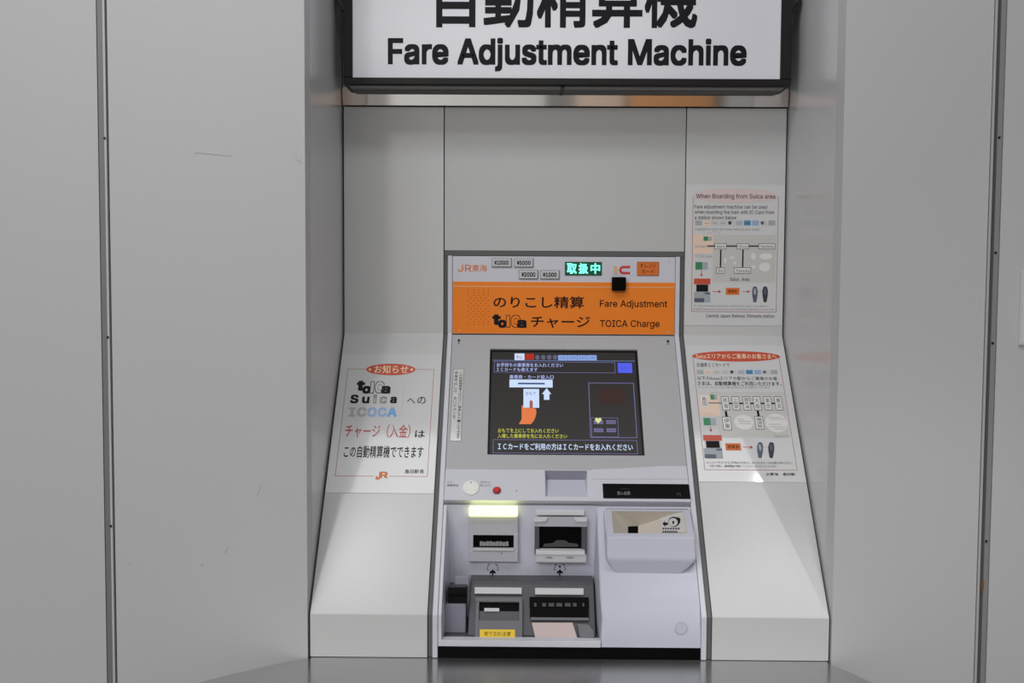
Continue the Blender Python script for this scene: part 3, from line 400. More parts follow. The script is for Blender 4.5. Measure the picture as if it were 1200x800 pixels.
struct(MB().abox(XL + 0.002, XR - 0.002, YB + 0.03, YB + 0.05, 0.0, ZTOP, 'alu_dark'), 'wall_back_core')
struct(MB().extr([(YB - 0.003, zstrip + 0.001), (YB + 0.02, zstrip + 0.001), (YB + 0.02, row_z(104, YB)), (YB - 0.0085, row_z(104, YB))], XL + 0.002, XR - 0.002, 'polished'), 'trim_3')
struct(MB().abox(XL + 0.002, XR - 0.002, YB, YB + 0.02, row_z(104, YB) + 0.001, ZTOP, 'back'), 'wall_back_upper')
# aluminium joint covers with their screws
def joint(name, a, b, light_left, screws, rust=None):
    m = MB()
    wd = b - a
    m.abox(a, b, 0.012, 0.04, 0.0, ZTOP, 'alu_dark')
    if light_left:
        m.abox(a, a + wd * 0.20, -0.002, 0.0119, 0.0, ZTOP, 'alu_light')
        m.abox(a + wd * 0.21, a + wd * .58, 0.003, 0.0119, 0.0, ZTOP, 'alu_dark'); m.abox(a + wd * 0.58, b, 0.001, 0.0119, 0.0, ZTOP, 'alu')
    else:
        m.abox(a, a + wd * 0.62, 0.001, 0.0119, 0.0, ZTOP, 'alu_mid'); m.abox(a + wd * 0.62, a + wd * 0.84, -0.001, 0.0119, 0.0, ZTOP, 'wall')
    o = struct(m, name)
    cx = a + wd * (0.72 if light_left else 0.66)
    for r in screws:
        q = MB(); F = Frame((cx, -0.001 if not light_left else 0.001, row_z(r, 0, 120 if not light_left else 1165)), (1, 0, 0), (0, 0, 1))
        q.cyl(F, 0, 0, 0.0024, -0.001, 0.0012, 'screw', 14); q.box(F, (-0.0018, -0.0003, 0.0018, 0.0003), 0.001, 0.0014, 'ink')
        q.build('screw', o)
    if rust:
        q = MB(); F = Frame((cx - wd * 0.24, 0.001, row_z(rust, 0, 1148)), (1, 0, 0), (0, 0, 1))
        q.flat(F, [(-0.002, -0.012), (0.001, -0.015), (0.003, -0.004), (0.003, 0.008), (0.0, 0.012), (-0.002, 0.006)], 0.0004, 'rust'); q.build('rust_stain', o)
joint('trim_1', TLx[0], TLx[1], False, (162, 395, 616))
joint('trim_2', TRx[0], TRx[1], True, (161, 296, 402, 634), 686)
# scuffs on the left wall
sm = MB()
for x0, y0, x1, y1, wd in ((263, 648, 268, 641, 0.0012), (228, 179, 272, 183, 0.0010), (346, 186, 354, 191, 0.001), (301, 582, 307, 568, 0.0008), (236, 661, 238, 663, 0.002), (152, 660, 153, 661, 0.002)):
    sm.pline(WF, x0, y0, x1, y1, wd, 0.0003, 'scuff')
sm.build('scuff_mark', bpy.data.objects['wall_left'])

# ------------------------------------------------------------------ folded side panels
TP = 0.006
def fascia(name, x0, x1, label):
    p = prof(0.0, zstrip - 0.0015, Z0 + 0.0007); q = prof(-TP, zstrip - 0.0015, Z0 + 0.0007)
    o = MB().extr(p + q[::-1], x0, x1, 'panel').build(name, bevel=0.0012)
    o['label'] = label; o['category'] = 'wall panel'; o['group'] = 'folded panels either side of the machine'
    return o
xlp = col_x(504, 690, YF + 0.02); xrp = col_x(829, 690, YF + 0.02)
fascia('side_panel', XL + 0.0035, xs0 - 0.001, 'pale folded metal panel left of the machine, under the notice with the large Japanese writing')
fascia('side_panel', xs1 + 0.001, XR - 0.0035, 'pale folded metal panel right of the machine, carrying two notices with route maps')

# ------------------------------------------------------------------ stainless counter
CT = Z0
def counter():
    def w(px, py):
        d = ray(px, py); t = (CT - CAM_C.z) / d.z; q = CAM_C + d * t
        return (q.x, q.y)
    left = [w(362, 770.5), w(345, 773), w(325, 777), (w(300, 782.5)), w(268, 790), w(237, 798)]
    right = [w(975, 777.5), w(998, 788), w(1024, 800)]
    y0 = 0.40
    def ext(a, b, k): return (b[0] + (b[0] - a[0]) * k, b[1] + (b[1] - a[1]) * k)
    l2 = ext(left[-2], left[-1], 4.0); r2 = ext(right[-2], right[-1], 3.0)
    yf = -0.36
    poly = [(XL + 0.004, y0), (XL + 0.004, left[0][1])] + left[1:] + [l2, (l2[0] + 0.02, yf)] + [(r2[0] - 0.02, yf), r2] + right[::-1][:-1] + [(XR - 0.004, right[0][1]), (XR - 0.004, y0)]
    F = Frame((0, 0, CT), (1, 0, 0), (0, 1, 0))
    # the frame's N is up; the outline is counter-clockwise from the back left
    m = MB(); m.prism(F, poly, -0.04, 0.0, 'steel')
    o = m.build('counter', bevel=0.003)
    o['label'] = 'brushed stainless steel counter top under the fare machine'; o['category'] = 'counter'
    return o
cnt = counter()
# ------------------------------------------------------------------ overhead sign
YS = 0.29
SG = Frame((0, YS, 0), (1, 0, 0), (0, 0, 1))
def overhead_sign():
    x0, x1 = col_x(402, 50, YS), col_x(928, 50, YS)
    zb = row_z(99.5, YS, 660); zt = zb + 0.36
    ix0, ix1 = col_x(413, 60, YS), col_x(915, 60, YS); iz0 = row_z(91.5, YS, 660); iz1 = zt - (iz0 - zb)
    r = thing('overhead_sign', ((x0 + x1) / 2, YS + 0.05, zb), 'white lit sign reading Fare Adjustment Machine in a black frame above the machine', 'sign')
    m = MB(); yb = YB - 0.012
    m.abox(x0, x1, YS, yb, zb, iz0, 'signblack'); m.abox(x0, x1, YS, yb, iz1, zt, 'signblack')
    m.abox(x0, ix0, YS, yb, iz0, iz1, 'signblack'); m.abox(ix1, x1, YS, yb, iz0, iz1, 'signblack')
    m.build('frame', r, bevel=0.0015, label='black frame')
    MB().abox(ix0, ix1, YS + 0.004, YS + 0.010, iz0, iz1, 'acrylic').build('face', r)
    m = MB(); n = -0.0035
    # 自動精算機: only its lower half is in the picture
    u0, v0, u1, v1 = SG.rect(511, -44, 818, 32.5)
    m.text(SG, '自動精算機', (u0, v0, u1, v1), n, 'ink', 0.020)
    # the English line
    m.ptext(SG, 'Fare Adjustment Machine', 454.5, 44.5, 875, 84, n, 'ink', 0.025)
    m.build('lettering', r, label='black lettering')
    # slatted rail under the frame, with the joint in its middle
    m = MB(); xm = col_x(659, 105, 0.33)
    for a, b in ((x0 + 0.012, xm - 0.004), (xm + 0.004, x1 - 0.012)):
        m.abox(a, b, YS + 0.012, YS + 0.040, zb - 0.0035, zb - 0.0005, 'signrail')
        m.abox(a, b, YS + 0.046, YB - 0.016, zb - 0.0035, zb - 0.0005, 'gasket')
    m.build('underside_rail', r, label='grey rail under the frame')
    m = MB(); m.abox(xm - 0.0035, xm + 0.0035, YS + 0.01, YB - 0.016, zb - 0.0045, zb - 0.0005, 'signblack'); m.build('joint_clip', r)
    for sx, xe, xw in ((-1, x0, XL), (1, x1, XR)):
        m = MB(); z1 = row_z(12, YS)
        a = Frame((0, YS + 0.03, 0), (1, 0, 0), (0, 0, 1))
        p = [(xe, z1), (xe, z1 - 0.008), (xw - sx * 0.003, z1 + 0.02), (xw - sx * 0.003, z1 + 0.03)]
        if sx < 0: p = p[::-1]
        m.prism(a, p, -0.02, 0.02, 'signblack'); m.build('bracket', r)
overhead_sign()

# ------------------------------------------------------------------ fare adjustment machine
mx0, mx1 = col_x(525, 340, YB), col_x(798, 340, YB)            # outer edges
bx0, bx1 = col_x(506.5, 750, YF), col_x(826, 750, YF)
print('machine x', mx0, mx1, bx0, bx1)
MX0, MX1 = (mx0 + bx0) / 2, (mx1 + bx1) / 2
FWD = 0.011                                                   # side frame width
ZH = row_z(300, YB)                                           # top of the header
mach = thing('fare_adjustment_machine', ((MX0 + MX1) / 2, 0.25, Z0), 'white and orange fare adjustment machine with a lit screen, set in the recess', 'ticket machine')
ix0, ix1 = MX0 + FWD, MX1 - FWD                               # inner width between the side frames

# cabinet behind everything
MB().abox(MX0 + 0.002, MX1 - 0.002, YB + 0.0215, YB + 0.0285, Z0 + 0.005, ZH, 'dgrey').build('cabinet_body', mach)
# grey gasket round the opening
for a, b in ((xs0 + 0.0002, MX0 - 0.0002), (MX1 + 0.0002, xs1 - 0.0002)):
    p = prof(-0.004, zm, Z0 + 0.0010); q = prof(-0.020, zm, Z0 + 0.0010)
    MB().extr(p + q[::-1], a, b, 'gasket').build('gasket', mach, label='dark grey gasket strip')
MB().abox(xs0 + 0.001, xs1 - 0.001, YB + 0.001, YB + 0.02, ZH + 0.0002, zm - 0.0005, 'gasket').build('gasket', mach, label='dark grey gasket strip')
# white side frames following the fold
for a, b in ((MX0, MX0 + FWD - 0.0008), (MX1 - FWD + 0.0008, MX1)):
    p = prof(0.002, ZH, Z0 + 0.0010); q = prof(-0.03, ZH, Z0 + 0.0010)
    q[0] = (YB + 0.02, ZH); q[1] = (YB + 0.02, q[1][1])
    MB().extr(p + q[::-1], a, b, 'white').build('side_frame', mach, bevel=0.0015)

# header
HD = Frame((0, YB - 0.002, 0), (1, 0, 0), (0, 0, 1))
zh0 = row_z(395, YB)
hd = MB().box(HD, (ix0, ZT + 0.001, ix1, ZH - 0.001), -0.02, 0.0, 'white').build('header_panel', mach, bevel=0.001)
ob = MB(); r = HD.rect(531, 330.5, 792.5, 394); r = (ix0 + 0.0005, ZT + 0.002, ix1 - 0.0005, r[3])
ob.box(HD, r, -0.001, 0.0012, 'orange'); ORN = 0.0012
v = HD.uv(660, 336)[1]; ob.flat(HD, [(r[0], v - 0.0012), (r[2], v - 0.0012), (r[2], v + 0.0012), (r[0], v + 0.0012)], ORN + 0.0003, 'orange_l')
xsd = [549, 555.3, 561, 566.7, 572.2]
for i in range(14):
    y = 339.5 + i * (380 - 339.5) / 13
    for x in (xsd if (i % 2 == 0 or i < 2 or i > 11) else [(a + b) / 2 for a, b in zip(xsd, xsd[1:])]):
        u, vv = HD.uv(x, y); ob.ell(HD, u, vv, 0.0010, 0.0012, ORN + 0.0003, 'dots', 8)
ob.build('orange_band', hd, label='orange band')
n = ORN + 0.0004
def toica(m, fr, x0, y0, x1, y1, n, dark, pale):
    """t o black, I C outlined, a black"""
    W = x1 - x0; H = y1 - y0
    m.ptext(fr, 't', x0, y0, x0 + .25 * W, y0 + .78 * H, n, dark, 0.05)
    m.ptext(fr, 'o', x0 + .17 * W, y0 + .40 * H, x0 + .41 * W, y1, n + 0.0001, dark, 0.042)
    for c, a, b, t in (('I', .40, .52, .04), ('C', .54, .82, .04)):
        m.pflat(fr, x0 + a * W, y0 + t * H, x0 + b * W, y1 - .02 * H, n, dark) if c == 'I' else m.ptext(fr, c, x0 + a * W, y0 + t * H, x0 + b * W, y1 - .02 * H, n, dark, 0.045)
        d = .018 * W
        if c == 'I': m.pflat(fr, x0 + a * W + d, y0 + t * H + 1.1 * d, x0 + b * W - d, y1 - .02 * H - 1.1 * d, n + 0.0002, pale)
        else: m.ptext(fr, c, x0 + a * W + d, y0 + t * H + 1.0 * d, x0 + b * W - d, y1 - .02 * H - 1.0 * d, n + 0.0002, pale, 0.025)
    m.ptext(fr, 'a', x0 + .72 * W, y0 + .40 * H, x1, y1, n + 0.0003, dark, 0.034)
m = MB()
m.ptext(HD, 'のりこし精算', 578, 347, 684.5, 361, n, 'brown', 0.016)
m.ptext(HD, 'チャージ', 622, 370.5, 691.5, 384, n, 'brown', 0.016)
m.build('band_lettering', hd, label='dark Japanese lettering on the orange band'); m = MB()
m.ptext(HD, 'Fare Adjustment', 703, 351.5, 782, 361.8, n, 'brown', 0.010)
m.build('band_lettering', hd, label='upper line of dark English words'); m = MB()
m.ptext(HD, 'TOICA Charge', 703, 375, 773, 385.2, n, 'brown', 0.010)
m.build('band_lettering', hd, label='lower line of dark English words'); m = MB()
toica(m, HD, 577, 368.3, 617, 384, n, 'ink', 'orange')
m.build('card_logo', hd, label='black and outlined rounded logo')
m = MB()
m.ptext(HD, 'JR', 536.5, 310, 552.5, 318.3, 0.0004, 'orange_ink', 0.01); m.ptext(HD, '東海', 553, 310, 570.8, 318.3, 0.0004, 'orange_ink', 0.01)
m.build('railway_mark', hd, label='orange lettering')
for t, x0, y0, x1, y1 in (('¥10000', 576.4, 302.5, 599.7, 313), ('¥5000', 602.7, 302.7, 625.2, 313.2), ('¥2000', 608.2, 316.4, 630.7, 327), ('¥1000', 633.2, 316.6, 655.7, 327.2)):
    m = MB(); m.pbox(HD, x0, y0, x1, y1, -0.001, 0.0025, 'plateline', 0); m.pbox(HD, x0 + .4, y0 + .4, x1 - 1.0, y1 - 1.0, 0.0024, 0.0032, 'platefill', 0)
    m.ptext(HD, t, x0 + 3, y0 + 2.6, x1 - 3.4, y1 - 2.8, 0.0036, 'ink', 0.022)
    m.build('price_plate', hd, label='grey plate reading ' + t)
m = MB(); m.pbox(HD, 662, 306.7, 705.2, 322.6, -0.001, 0.0022, 'green', 0); m.build('status_window', hd, bevel=0.0008, label='green window with lit characters')
m = MB()
for c, x0, x1 in (('取', 664.2, 676), ('扱', 678, 689.3), ('中', 692, 703.3)): m.ptext(HD, c, x0, 308.3, x1, 320.7, 0.0026, 'greenlit', 0.035)
m.build('lit_characters', hd, label='bright green lit characters')
m = MB(); m.pbox(HD, 719.2, 311.5, 723.6, 321, -0.0005, 0.0005, 'tan', 0)
u0, v0, u1, v1 = HD.rect(725.5, 311.3, 738.5, 321.3); cv = (v0 + v1) / 2; cu = u0 + (v1 - v0) / 2; R = (v1 - v0) / 2; q = R * 0.42
out = [(u1, v1)] + [(cu + R * math.cos(a), cv + R * math.sin(a)) for a in [math.pi / 2 + math.pi * i / 14 for i in range(15)]] + [(u1, v0)]
inn = [(u1, v0 + R - q)] + [(cu + q * math.cos(a), cv + q * math.sin(a)) for a in [1.5 * math.pi - math.pi * i / 14 for i in range(15)]] + [(u1, cv + q)]
m.flat(HD, out + inn, 0.0005, 'redink'); m.build('card_mark', hd, label='tan and red card mark')
m = MB(); m.pbox(HD, 746.5, 306.7, 772, 322.7, -0.001, 0.002, 'orange_d', 0)
m.poutline(HD, 746.5, 306.7, 772, 322.7, 0.0009, 0.0023, 'dots')
m.ptext(HD, 'オレンジ', 750, 308.6, 769, 313.6, 0.0024, 'brown'); m.ptext(HD, 'カード', 752, 315.4, 766.5, 320.8, 0.0024, 'brown')
m.build('orange_plate', hd, label='small orange plate')
m = MB(); m.pbox(HD, 717, 324.5, 733.3, 340.6, -0.001, 0.016, 'black', 0.008); m.build('sensor', hd, bevel=0.0025, label='black square sensor')
for x, y in ((537.5, 304), (784, 306), (538, 387), (783, 389)):
    u, vv = HD.uv(x, y); m = MB(); m.cyl(HD, u, vv, 0.0016, 0, 0.002, 'platefill', 12); m.build('screw', hd)

# screen panel on the slope
vb, vt = S.uv(660, 550.5)[1], LS - 0.0015
u0, v0, u1, v1 = S.rect(572.8, 409, 751, 533)
tl, tr, bl, br = S.uv(574.4, 408.4), S.uv(747.4, 409.6), S.uv(571, 532.4), S.uv(755, 533.6)
su0, su1 = (tl[0] + bl[0]) / 2, (tr[0] + br[0]) / 2; sv0, sv1 = (bl[1] + br[1]) / 2, (tl[1] + tr[1]) / 2
print('screen', tl, tr, bl, br)
m = MB()
for r in ((ix0, vb, su0, vt), (su1, vb, ix1, vt), (su0, vb, su1, sv0), (su0, sv1, su1, vt)): m.box(S, r, -0.015, 0.0, 'greyplastic')
sp = m.build('screen_panel', mach, label='grey panel round the screen')
dp = MB().box(S, (su0 + 0.0003, sv0 + 0.0003, su1 - 0.0003, sv1 - 0.0003), -0.012, -0.006, 'lcd').build('display', mach, label='dark lit screen')
m = MB(); e = 0.0045
m.outline(S, (su0 + 0.0003, sv0 + 0.0003, su1 - 0.0003, sv1 - 0.0003), e, -0.0055, 'lcd_edge'); m.build('screen_border', dp)
# picture on the screen
m = MB(); n = -0.0054; n2 = -0.0052; n3 = -0.0050
m.pline(S, 577.5, 422, 744, 423, 0.0016, n, 's_hline')
m.pflat(S, 603, 414, 614.6, 421.8, n2, 's_white'); m.ptext(S, '中止', 605, 416, 612.5, 420.5, n3, 's_red')
m.pflat(S, 615.3, 414.4, 625.8, 421.2, n2, 's_red')
for x in (629.8, 636.6, 643.6, 650.4): m.pell(S, x - 2.8, 415.6, x + 2.8, 421.4, n2, 's_gray', 14)
for i in range(4):
    x = 654 + i * 11.4; m.pflat(S, x, 416, x + 11, 422, n2, 's_lblue'); m.ptext(S, ('1000', '2000', '5000', '10000')[i], x + 1.6, 417.6, x + 9.4, 420.4, n3, 's_dark')
m.poutline(S, 579, 424, 721, 436.6, 0.0011, n, 's_line')
m.pflat(S, 724, 425.2, 740.8, 436.8, n, 's_blue'); m.ptext(S, 'もどる', 727.5, 429.3, 737.5, 432.6, n2, 's_dark')
m.poutline(S, 690.6, 448.4, 744.8, 513, 0.0016, n, 's_line')
m.pflat(S, 701.5, 454.5, 733, 473.5, n, 's_dim')
m.poutline(S, 693, 489.2, 724.6, 512, 0.0011, n2, 's_line')
for x, y in ((701.3, 494.4), (716, 494.4), (701.5, 504), (716.4, 504)):
    m.pflat(S, x - 5.5, y - 2.2, x + 5.5, y + 2.2, n2, 's_line'); m.pflat(S, x - 4.6, y - 1.2, x + 4.6, y + 1.2, n3, 's_gray')
m.ppoly(S, [(701, 496), (697.5, 492.6), (697.4, 490.2), (699.4, 489.3), (701, 490.4), (702.8, 489.3), (704.8, 490.2), (704.6, 492.6)], n3 + 0.0002, 's_heart')
m.poutline(S, 577.6, 515.2, 747, 531.4, 0.0012, n, 's_line')
m.pflat(S, 597, 444.6, 647.6, 453.8, n, 's_white'); m.pflat(S, 607, 448.3, 638.4, 450.2, n2, 's_dark')
m.pflat(S, 613.4, 455.6, 631.8, 477.6, n, 's_white'); m.ptext(S, 'おもて', 616, 458.8, 628, 462.8, n2, 's_dark')
m.ppoly(S, [(637.4, 468.3), (637.4, 461.6), (635, 461.6), (640.6, 454.6), (646, 461.6), (643.8, 461.6), (643.8, 468.3)], n, 's_white')
o_ = lambda p: [(560 + x / 5.714, 400 + y / 5.714) for x, y in p]
m.ppoly(S, o_([(275, 553), (293, 520), (293, 428), (302, 428), (308, 444), (348, 446), (368, 442), (376, 446), (390, 452), (392, 475), (386, 505), (374, 532), (355, 553)]), n2, 's_skin')
m.ppoly(S, o_([(346, 446), (346, 404), (352, 393), (362, 393), (368, 404), (368, 446)]), n3, 's_skin2')
m.build('screen_pictures', dp, label='pale blue and orange pictures on the screen')
m = MB()
m.ptext(S, 'お手持ちの乗車券をお入れください', 582, 425.2, 660, 430, n2, 's_text', 0.012)
m.build('screen_lettering', dp); m = MB()
m.ptext(S, 'ＩＣカードも使えます', 582, 430.6, 630, 435, n2, 's_text', 0.012)
m.build('screen_lettering', dp); m = MB()
m.ptext(S, '乗車券・カード投入口', 597, 439.2, 648.7, 444, n2, 's_text', 0.012)
m.build('screen_lettering', dp); m = MB()
m.ptext(S, 'ＩＣカードをご利用の方はＩＣカードをお入れください', 583.5, 519.4, 741.5, 527.4, n2, 's_white', 0.016)
m.build('screen_lettering', dp, label='large white line of lettering along the foot of the screen')
m = MB()
m.ptext(S, 'おもてを上にしてお入れください', 583.6, 501.8, 654.5, 507, n2, 's_yel', 0.012)
m.build('screen_lettering', dp, label='upper line of yellow lettering on the screen'); m = MB()
m.ptext(S, '入場した乗車券を先にお入れください', 583.2, 508.2, 664.5, 513.4, n2, 's_yel', 0.012)
m.build('screen_lettering', dp, label='lower line of yellow lettering on the screen')
# hooks and the narrow notice label
for x, y in ((537.8, 399), (782.6, 400)):
    u, vv = S.uv(x, y); m = MB(); m.cyl(S, u, vv, 0.0028, -0.0005, 0.0025, 'screw', 14); m.box(S, (u - 0.001, vv - 0.009, u + 0.001, vv), 0.0, 0.0012, 'dgrey2'); m.build('lock', sp)
a, b = S.uv(531.6, 432.4), S.uv(540.2, 517); c, d = S.uv(544, 432.4), S.uv(527, 517)
lu0, lu1, lv0, lv1 = (a[0] + d[0]) / 2, (b[0] + c[0]) / 2, b[1], a[1]
m = MB(); m.box(S, (lu0, lv0, lu1, lv1), -0.0002, 0.0008, 'paper'); m.outline(S, (lu0, lv0, lu1, lv1), 0.0006, 0.0010, 'midink')
wl = lu1 - lu0; h = lv1 - lv0
m.vtext(S, 'この自動精算機ではのりこし精算とチャージができます', (lu0 + wl * .58, lv0 + h * .03, lu0 + wl * .88, lv1 - h * .04), 0.0012, 'midink')
m.vtext(S, '係員呼出しは　赤いボタンを', (lu0 + wl * .14, lv0 + h * .30, lu0 + wl * .44, lv1 - h * .03), 0.0012, 'midink')
m.build('notice_label', sp, label='narrow white label with vertical writing')

# control strip: from the foot of the screen panel, a little proud of the slope
vc0 = S.uv(660, 588.5)[1]
CN = 0.008                                                 # how far its foot stands out
CS = Frame(S.P(0, vc0, CN), (1, 0, 0), S.P(0, vb, 0.0) - S.P(0, vc0, CN))
LC = (S.P(0, vb, 0) - S.P(0, vc0, CN)).length
ta, tb = CS.uv(640.2, 551.5), CS.uv(637.2, 581.5); tc_, td = CS.uv(685, 551), CS.uv(692.5, 582)
tu0, tu1 = (ta[0] + tb[0]) / 2, (tc_[0] + td[0]) / 2; tv0, tv1 = tb[1], LC - 0.0015
m = MB()
for r in ((ix0, 0, tu0, LC), (tu1, 0, ix1, LC), (tu0, 0, tu1, tv0), (tu0, tv1, tu1, LC)): m.box(CS, r, -0.018, 0.0, 'white')
cs = m.build('control_strip', mach)
# coved bridge above the strip's right half
m = MB(); k = 14; top = [CS.uv(640 + (812 - 640) * 0, 0)]; pts_t = []; 
for i in range(k + 1):
    t = i / k; x = 694 + (815 - 694) * t; y = 549.5 - 7.0 * t ** 1.5
    pts_t.append(CS.uv(x, y, 0.0012))
lo = [CS.uv(815, 561, 0.0012), CS.uv(694, 561, 0.0012)]
pts_t = [(min(u, ix1), v) for u, v in pts_t]; lo = [(min(u, ix1), v) for u, v in lo]
m.prism(CS, [lo[1], lo[0]] + pts_t[::-1], -0.004, 0.0012, 'white'); m.build('strip_shoulder', cs, bevel=0.0005)
# ticket tray sunk in the strip
m = MB(); dpt = 0.017
A0, A1 = CS.P(tu0, tv1, 0), CS.P(tu1, tv1, 0); B0, B1 = CS.P(tu0, tv0, 0), CS.P(tu1, tv0, 0)
ins = 0.004
K0, K1 = A0 + Vector((ins, 0.004, -0.020)), A1 + Vector((-ins, 0.004, -0.020))
C0, C1 = B0 + Vector((ins, 0, 0)), B1 + Vector((-ins, 0, 0))
m.add([A0, A1, K1, K0], [(0, 1, 2, 3)], 'cup'); m.add([K0, K1, C1, C0], [(0, 1, 2, 3)], 'white2')
m.add([A0, K0, C0, B0], [(0, 1, 2, 3)], 'cup'); m.add([A1, B1, C1, K1], [(0, 1, 2, 3)], 'white2')
m.build('card_tray', cs, label='sunken tray with a blue grey back')
u, vv = CS.uv(551.8, 572.2); rr = (CS.uv(561.5, 572)[0] - CS.uv(542, 572)[0]) / 2
m = MB(); m.cyl(CS, u, vv, rr, -0.001, 0.004, 'disc', 40, rr * .96)
for a in (90, 215, 325):
    m.ell(CS, u + rr * .70 * math.cos(math.radians(a)), vv + rr * .70 * math.sin(math.radians(a)), 0.0016 if a == 90 else 0.0009, 0.0014 if a == 90 else 0.0006, 0.0043, 'midink', 10)
m.build('speaker_cap', cs, label='round white cap')
u, vv = CS.uv(582.3, 574.8); m = MB(); m.cyl(CS, u, vv, 0.0086, -0.001, 0.002, 'redring', 28); m.build('button_ring', cs)
m = MB(); m.cyl(CS, u, vv, 0.0066, 0.0015, 0.006, 'red', 28, 0.0058); m.build('call_button', cs, bevel=0.0008, label='round red button')
u, vv = CS.uv(605.3, 575); m = MB(); m.ell(CS, u, vv, 0.0012, 0.0014, 0.0003, 'black', 10); m.build('microphone_hole', cs)
m = MB(); m.ptext(CS, '係員呼出', 523.8, 567, 537, 569.8, 0.0004, 'midink'); m.ptext(CS, 'ボタン', 523.8, 563.4, 532, 566, 0.0004, 'greyink')
m.build('strip_lettering', cs, label='small grey lettering left of the white cap'); m = MB()
m.ptext(CS, '押してください', 562.8, 567.2, 576, 570, 0.0004, 'midink'); m.ptext(CS, '用件は', 562.8, 563.4, 575, 566, 0.0004, 'greyink')
m.build('strip_lettering', cs, label='small grey lettering right of the white cap')
m = MB(); m.pbox(CS, 706.5, 567.2, 808, 584.2, -0.001, 0.0014, 'blackgloss', 0)
m.ptext(CS, '投入金額', 723.4, 575.4, 738.4, 579.6, 0.0017, 'greyink'); m.ptext(CS, 'とうにゅう', 727, 571.6, 738, 573.4, 0.0017, 'midink'); m.ptext(CS, '円', 793.6, 577.2, 797.6, 581.2, 0.0017, 'midink')
m.build('amount_window', cs, bevel=0.0006, label='black window strip')
# shadow gap under the strip
v592 = S.uv(660, 592.5)[1]
MB().box(S, (ix0, v592, ix1, vc0 + 0.004), -0.03, -0.010, 'greyplastic').build('shadow_gap', mach)

# ---- right lower cover with coin hopper
cu0 = S.uv(701, 650)[0]; cu0 = (col_x(700, 600, S.at(700, 600).y) + col_x(705, 752, YF)) / 2
print('cover u0', cu0)
cover = MB()
vL = v592 - 0.001
p = [(S.P(0, vL, 0).y, S.P(0, vL, 0).z), (YF, ZK), (YF, row_z(757.5, YF)), (YF + 0.03, row_z(757.5, YF)), (YF + 0.03, ZK + 0.01), (S.P(0, vL, -0.03).y, S.P(0, vL, -0.03).z)]
# the hopper sits in a window of the sloping face: left, right, lower pieces and the upright foot
hu0, hu1 = S.uv(711, 610)[0], S.uv(808, 610)[0]
hv1 = vL - 0.004; hv0 = S.uv(760, 660)[1]
for r in ((cu0, hv0, hu0, vL), (hu1, hv0, ix1, vL), (hu0, hv1, hu1, vL)): cover.box(S, r, -0.02, 0.0, 'white2')
Tf = min(0.9 * hv0, 0.85 * (ZK - row_z(757.5, YF)))
ca_, cb_, ck_ = S.P(0, Tf, 0), Vector((0, YF, ZK - Tf)), Vector((0, YF, ZK))
cov = [(S.P(0, hv0, 0).y, S.P(0, hv0, 0).z)]
for i in range(25):
    t = i / 24; q = ca_ * (1 - t) ** 2 + ck_ * 2 * t * (1 - t) + cb_ * t * t; cov.append((q.y, q.z))
cov.append((YF, row_z(757.5, YF)))
cover.extr(cov + [(YF + 0.02, row_z(757.5, YF)), (YF + 0.02, ZK - .004), (S.P(0, hv0, -.02).y, S.P(0, hv0, -.02).z)], cu0, ix1, 'white2')
lc = cover.build('lower_cover', mach)
# bump: top opening edge at the back, lip in front, body tapering back into the slope
def SP(px, py, n): return S.at(px, py, n)
LN = 0.040
tBL, tBR = S.P(hu0, hv1, 0.0), S.P(hu1, hv1, 0.0)
lipL, lipR = SP(711, 629, LN), SP(815, 630, LN)
lipL2, lipR2 = SP(711, 655, LN * .62), SP(815, 656, LN * .62)
botL, botR = SP(721, 671, 0.0), SP(799, 672, 0.0)
sideL, sideR = SP(709.5, 655, 0.0), SP(817, 657, 0.0)
TL_, TR_ = SP(709, 596, 0.001), SP(812, 597, 0.001)
lipR.x = min(lipR.x, ix1 - 0.001); lipR2.x = lipR.x; sideR.x = min(sideR.x, ix1 - 0.0005); TR_.x = min(TR_.x, ix1 - 0.0005); TL_.x = lipL.x - 0.001; lipL2.x = lipL.x
# opening rectangle in the plane through the top edge and the lip
HO = Frame((TL_ + TR_) / 2, (1, 0, 0), ((TL_ + TR_) - (lipL + lipR)))
a, b, c, d = HO.uv(715.8, 598.2), HO.uv(801.5, 598.4), HO.uv(806, 624.8), HO.uv(720, 624.8)
ou0, ou1 = (a[0] + d[0]) / 2, (b[0] + c[0]) / 2; ov1, ov0 = a[1], (c[1] + d[1]) / 2
O = [HO.P(ou0, ov1), HO.P(ou1, ov1), HO.P(ou1, ov0), HO.P(ou0, ov0)]
m = MB()
m.add([TL_, TR_, O[1], O[0]], [(3, 2, 1, 0)], 'white2'); m.add([TR_, lipR, O[2], O[1]], [(3, 2, 1, 0)], 'white2')
m.add([lipR, lipL, O[3], O[2]], [(3, 2, 1, 0)], 'white2'); m.add([lipL, TL_, O[0], O[3]], [(3, 2, 1, 0)], 'white2')
m.add([lipL, lipR, lipR2, lipL2], [(3, 2, 1, 0)], 'white2'); m.add([lipL2, lipR2, botR, botL], [(3, 2, 1, 0)], 'white2')
m.add([TL_, lipL, lipL2, sideL], [(3, 2, 1, 0)], 'white2'); m.add([TR_, lipR, lipR2, sideR], [(0, 1, 2, 3)], 'white2')
m.add([lipL2, botL, sideL], [(2, 1, 0)], 'white2'); m.add([lipR2, botR, sideR], [(0, 1, 2)], 'white2')
hb = m.build('coin_hopper', lc, bevel=0.0035, weld=True)
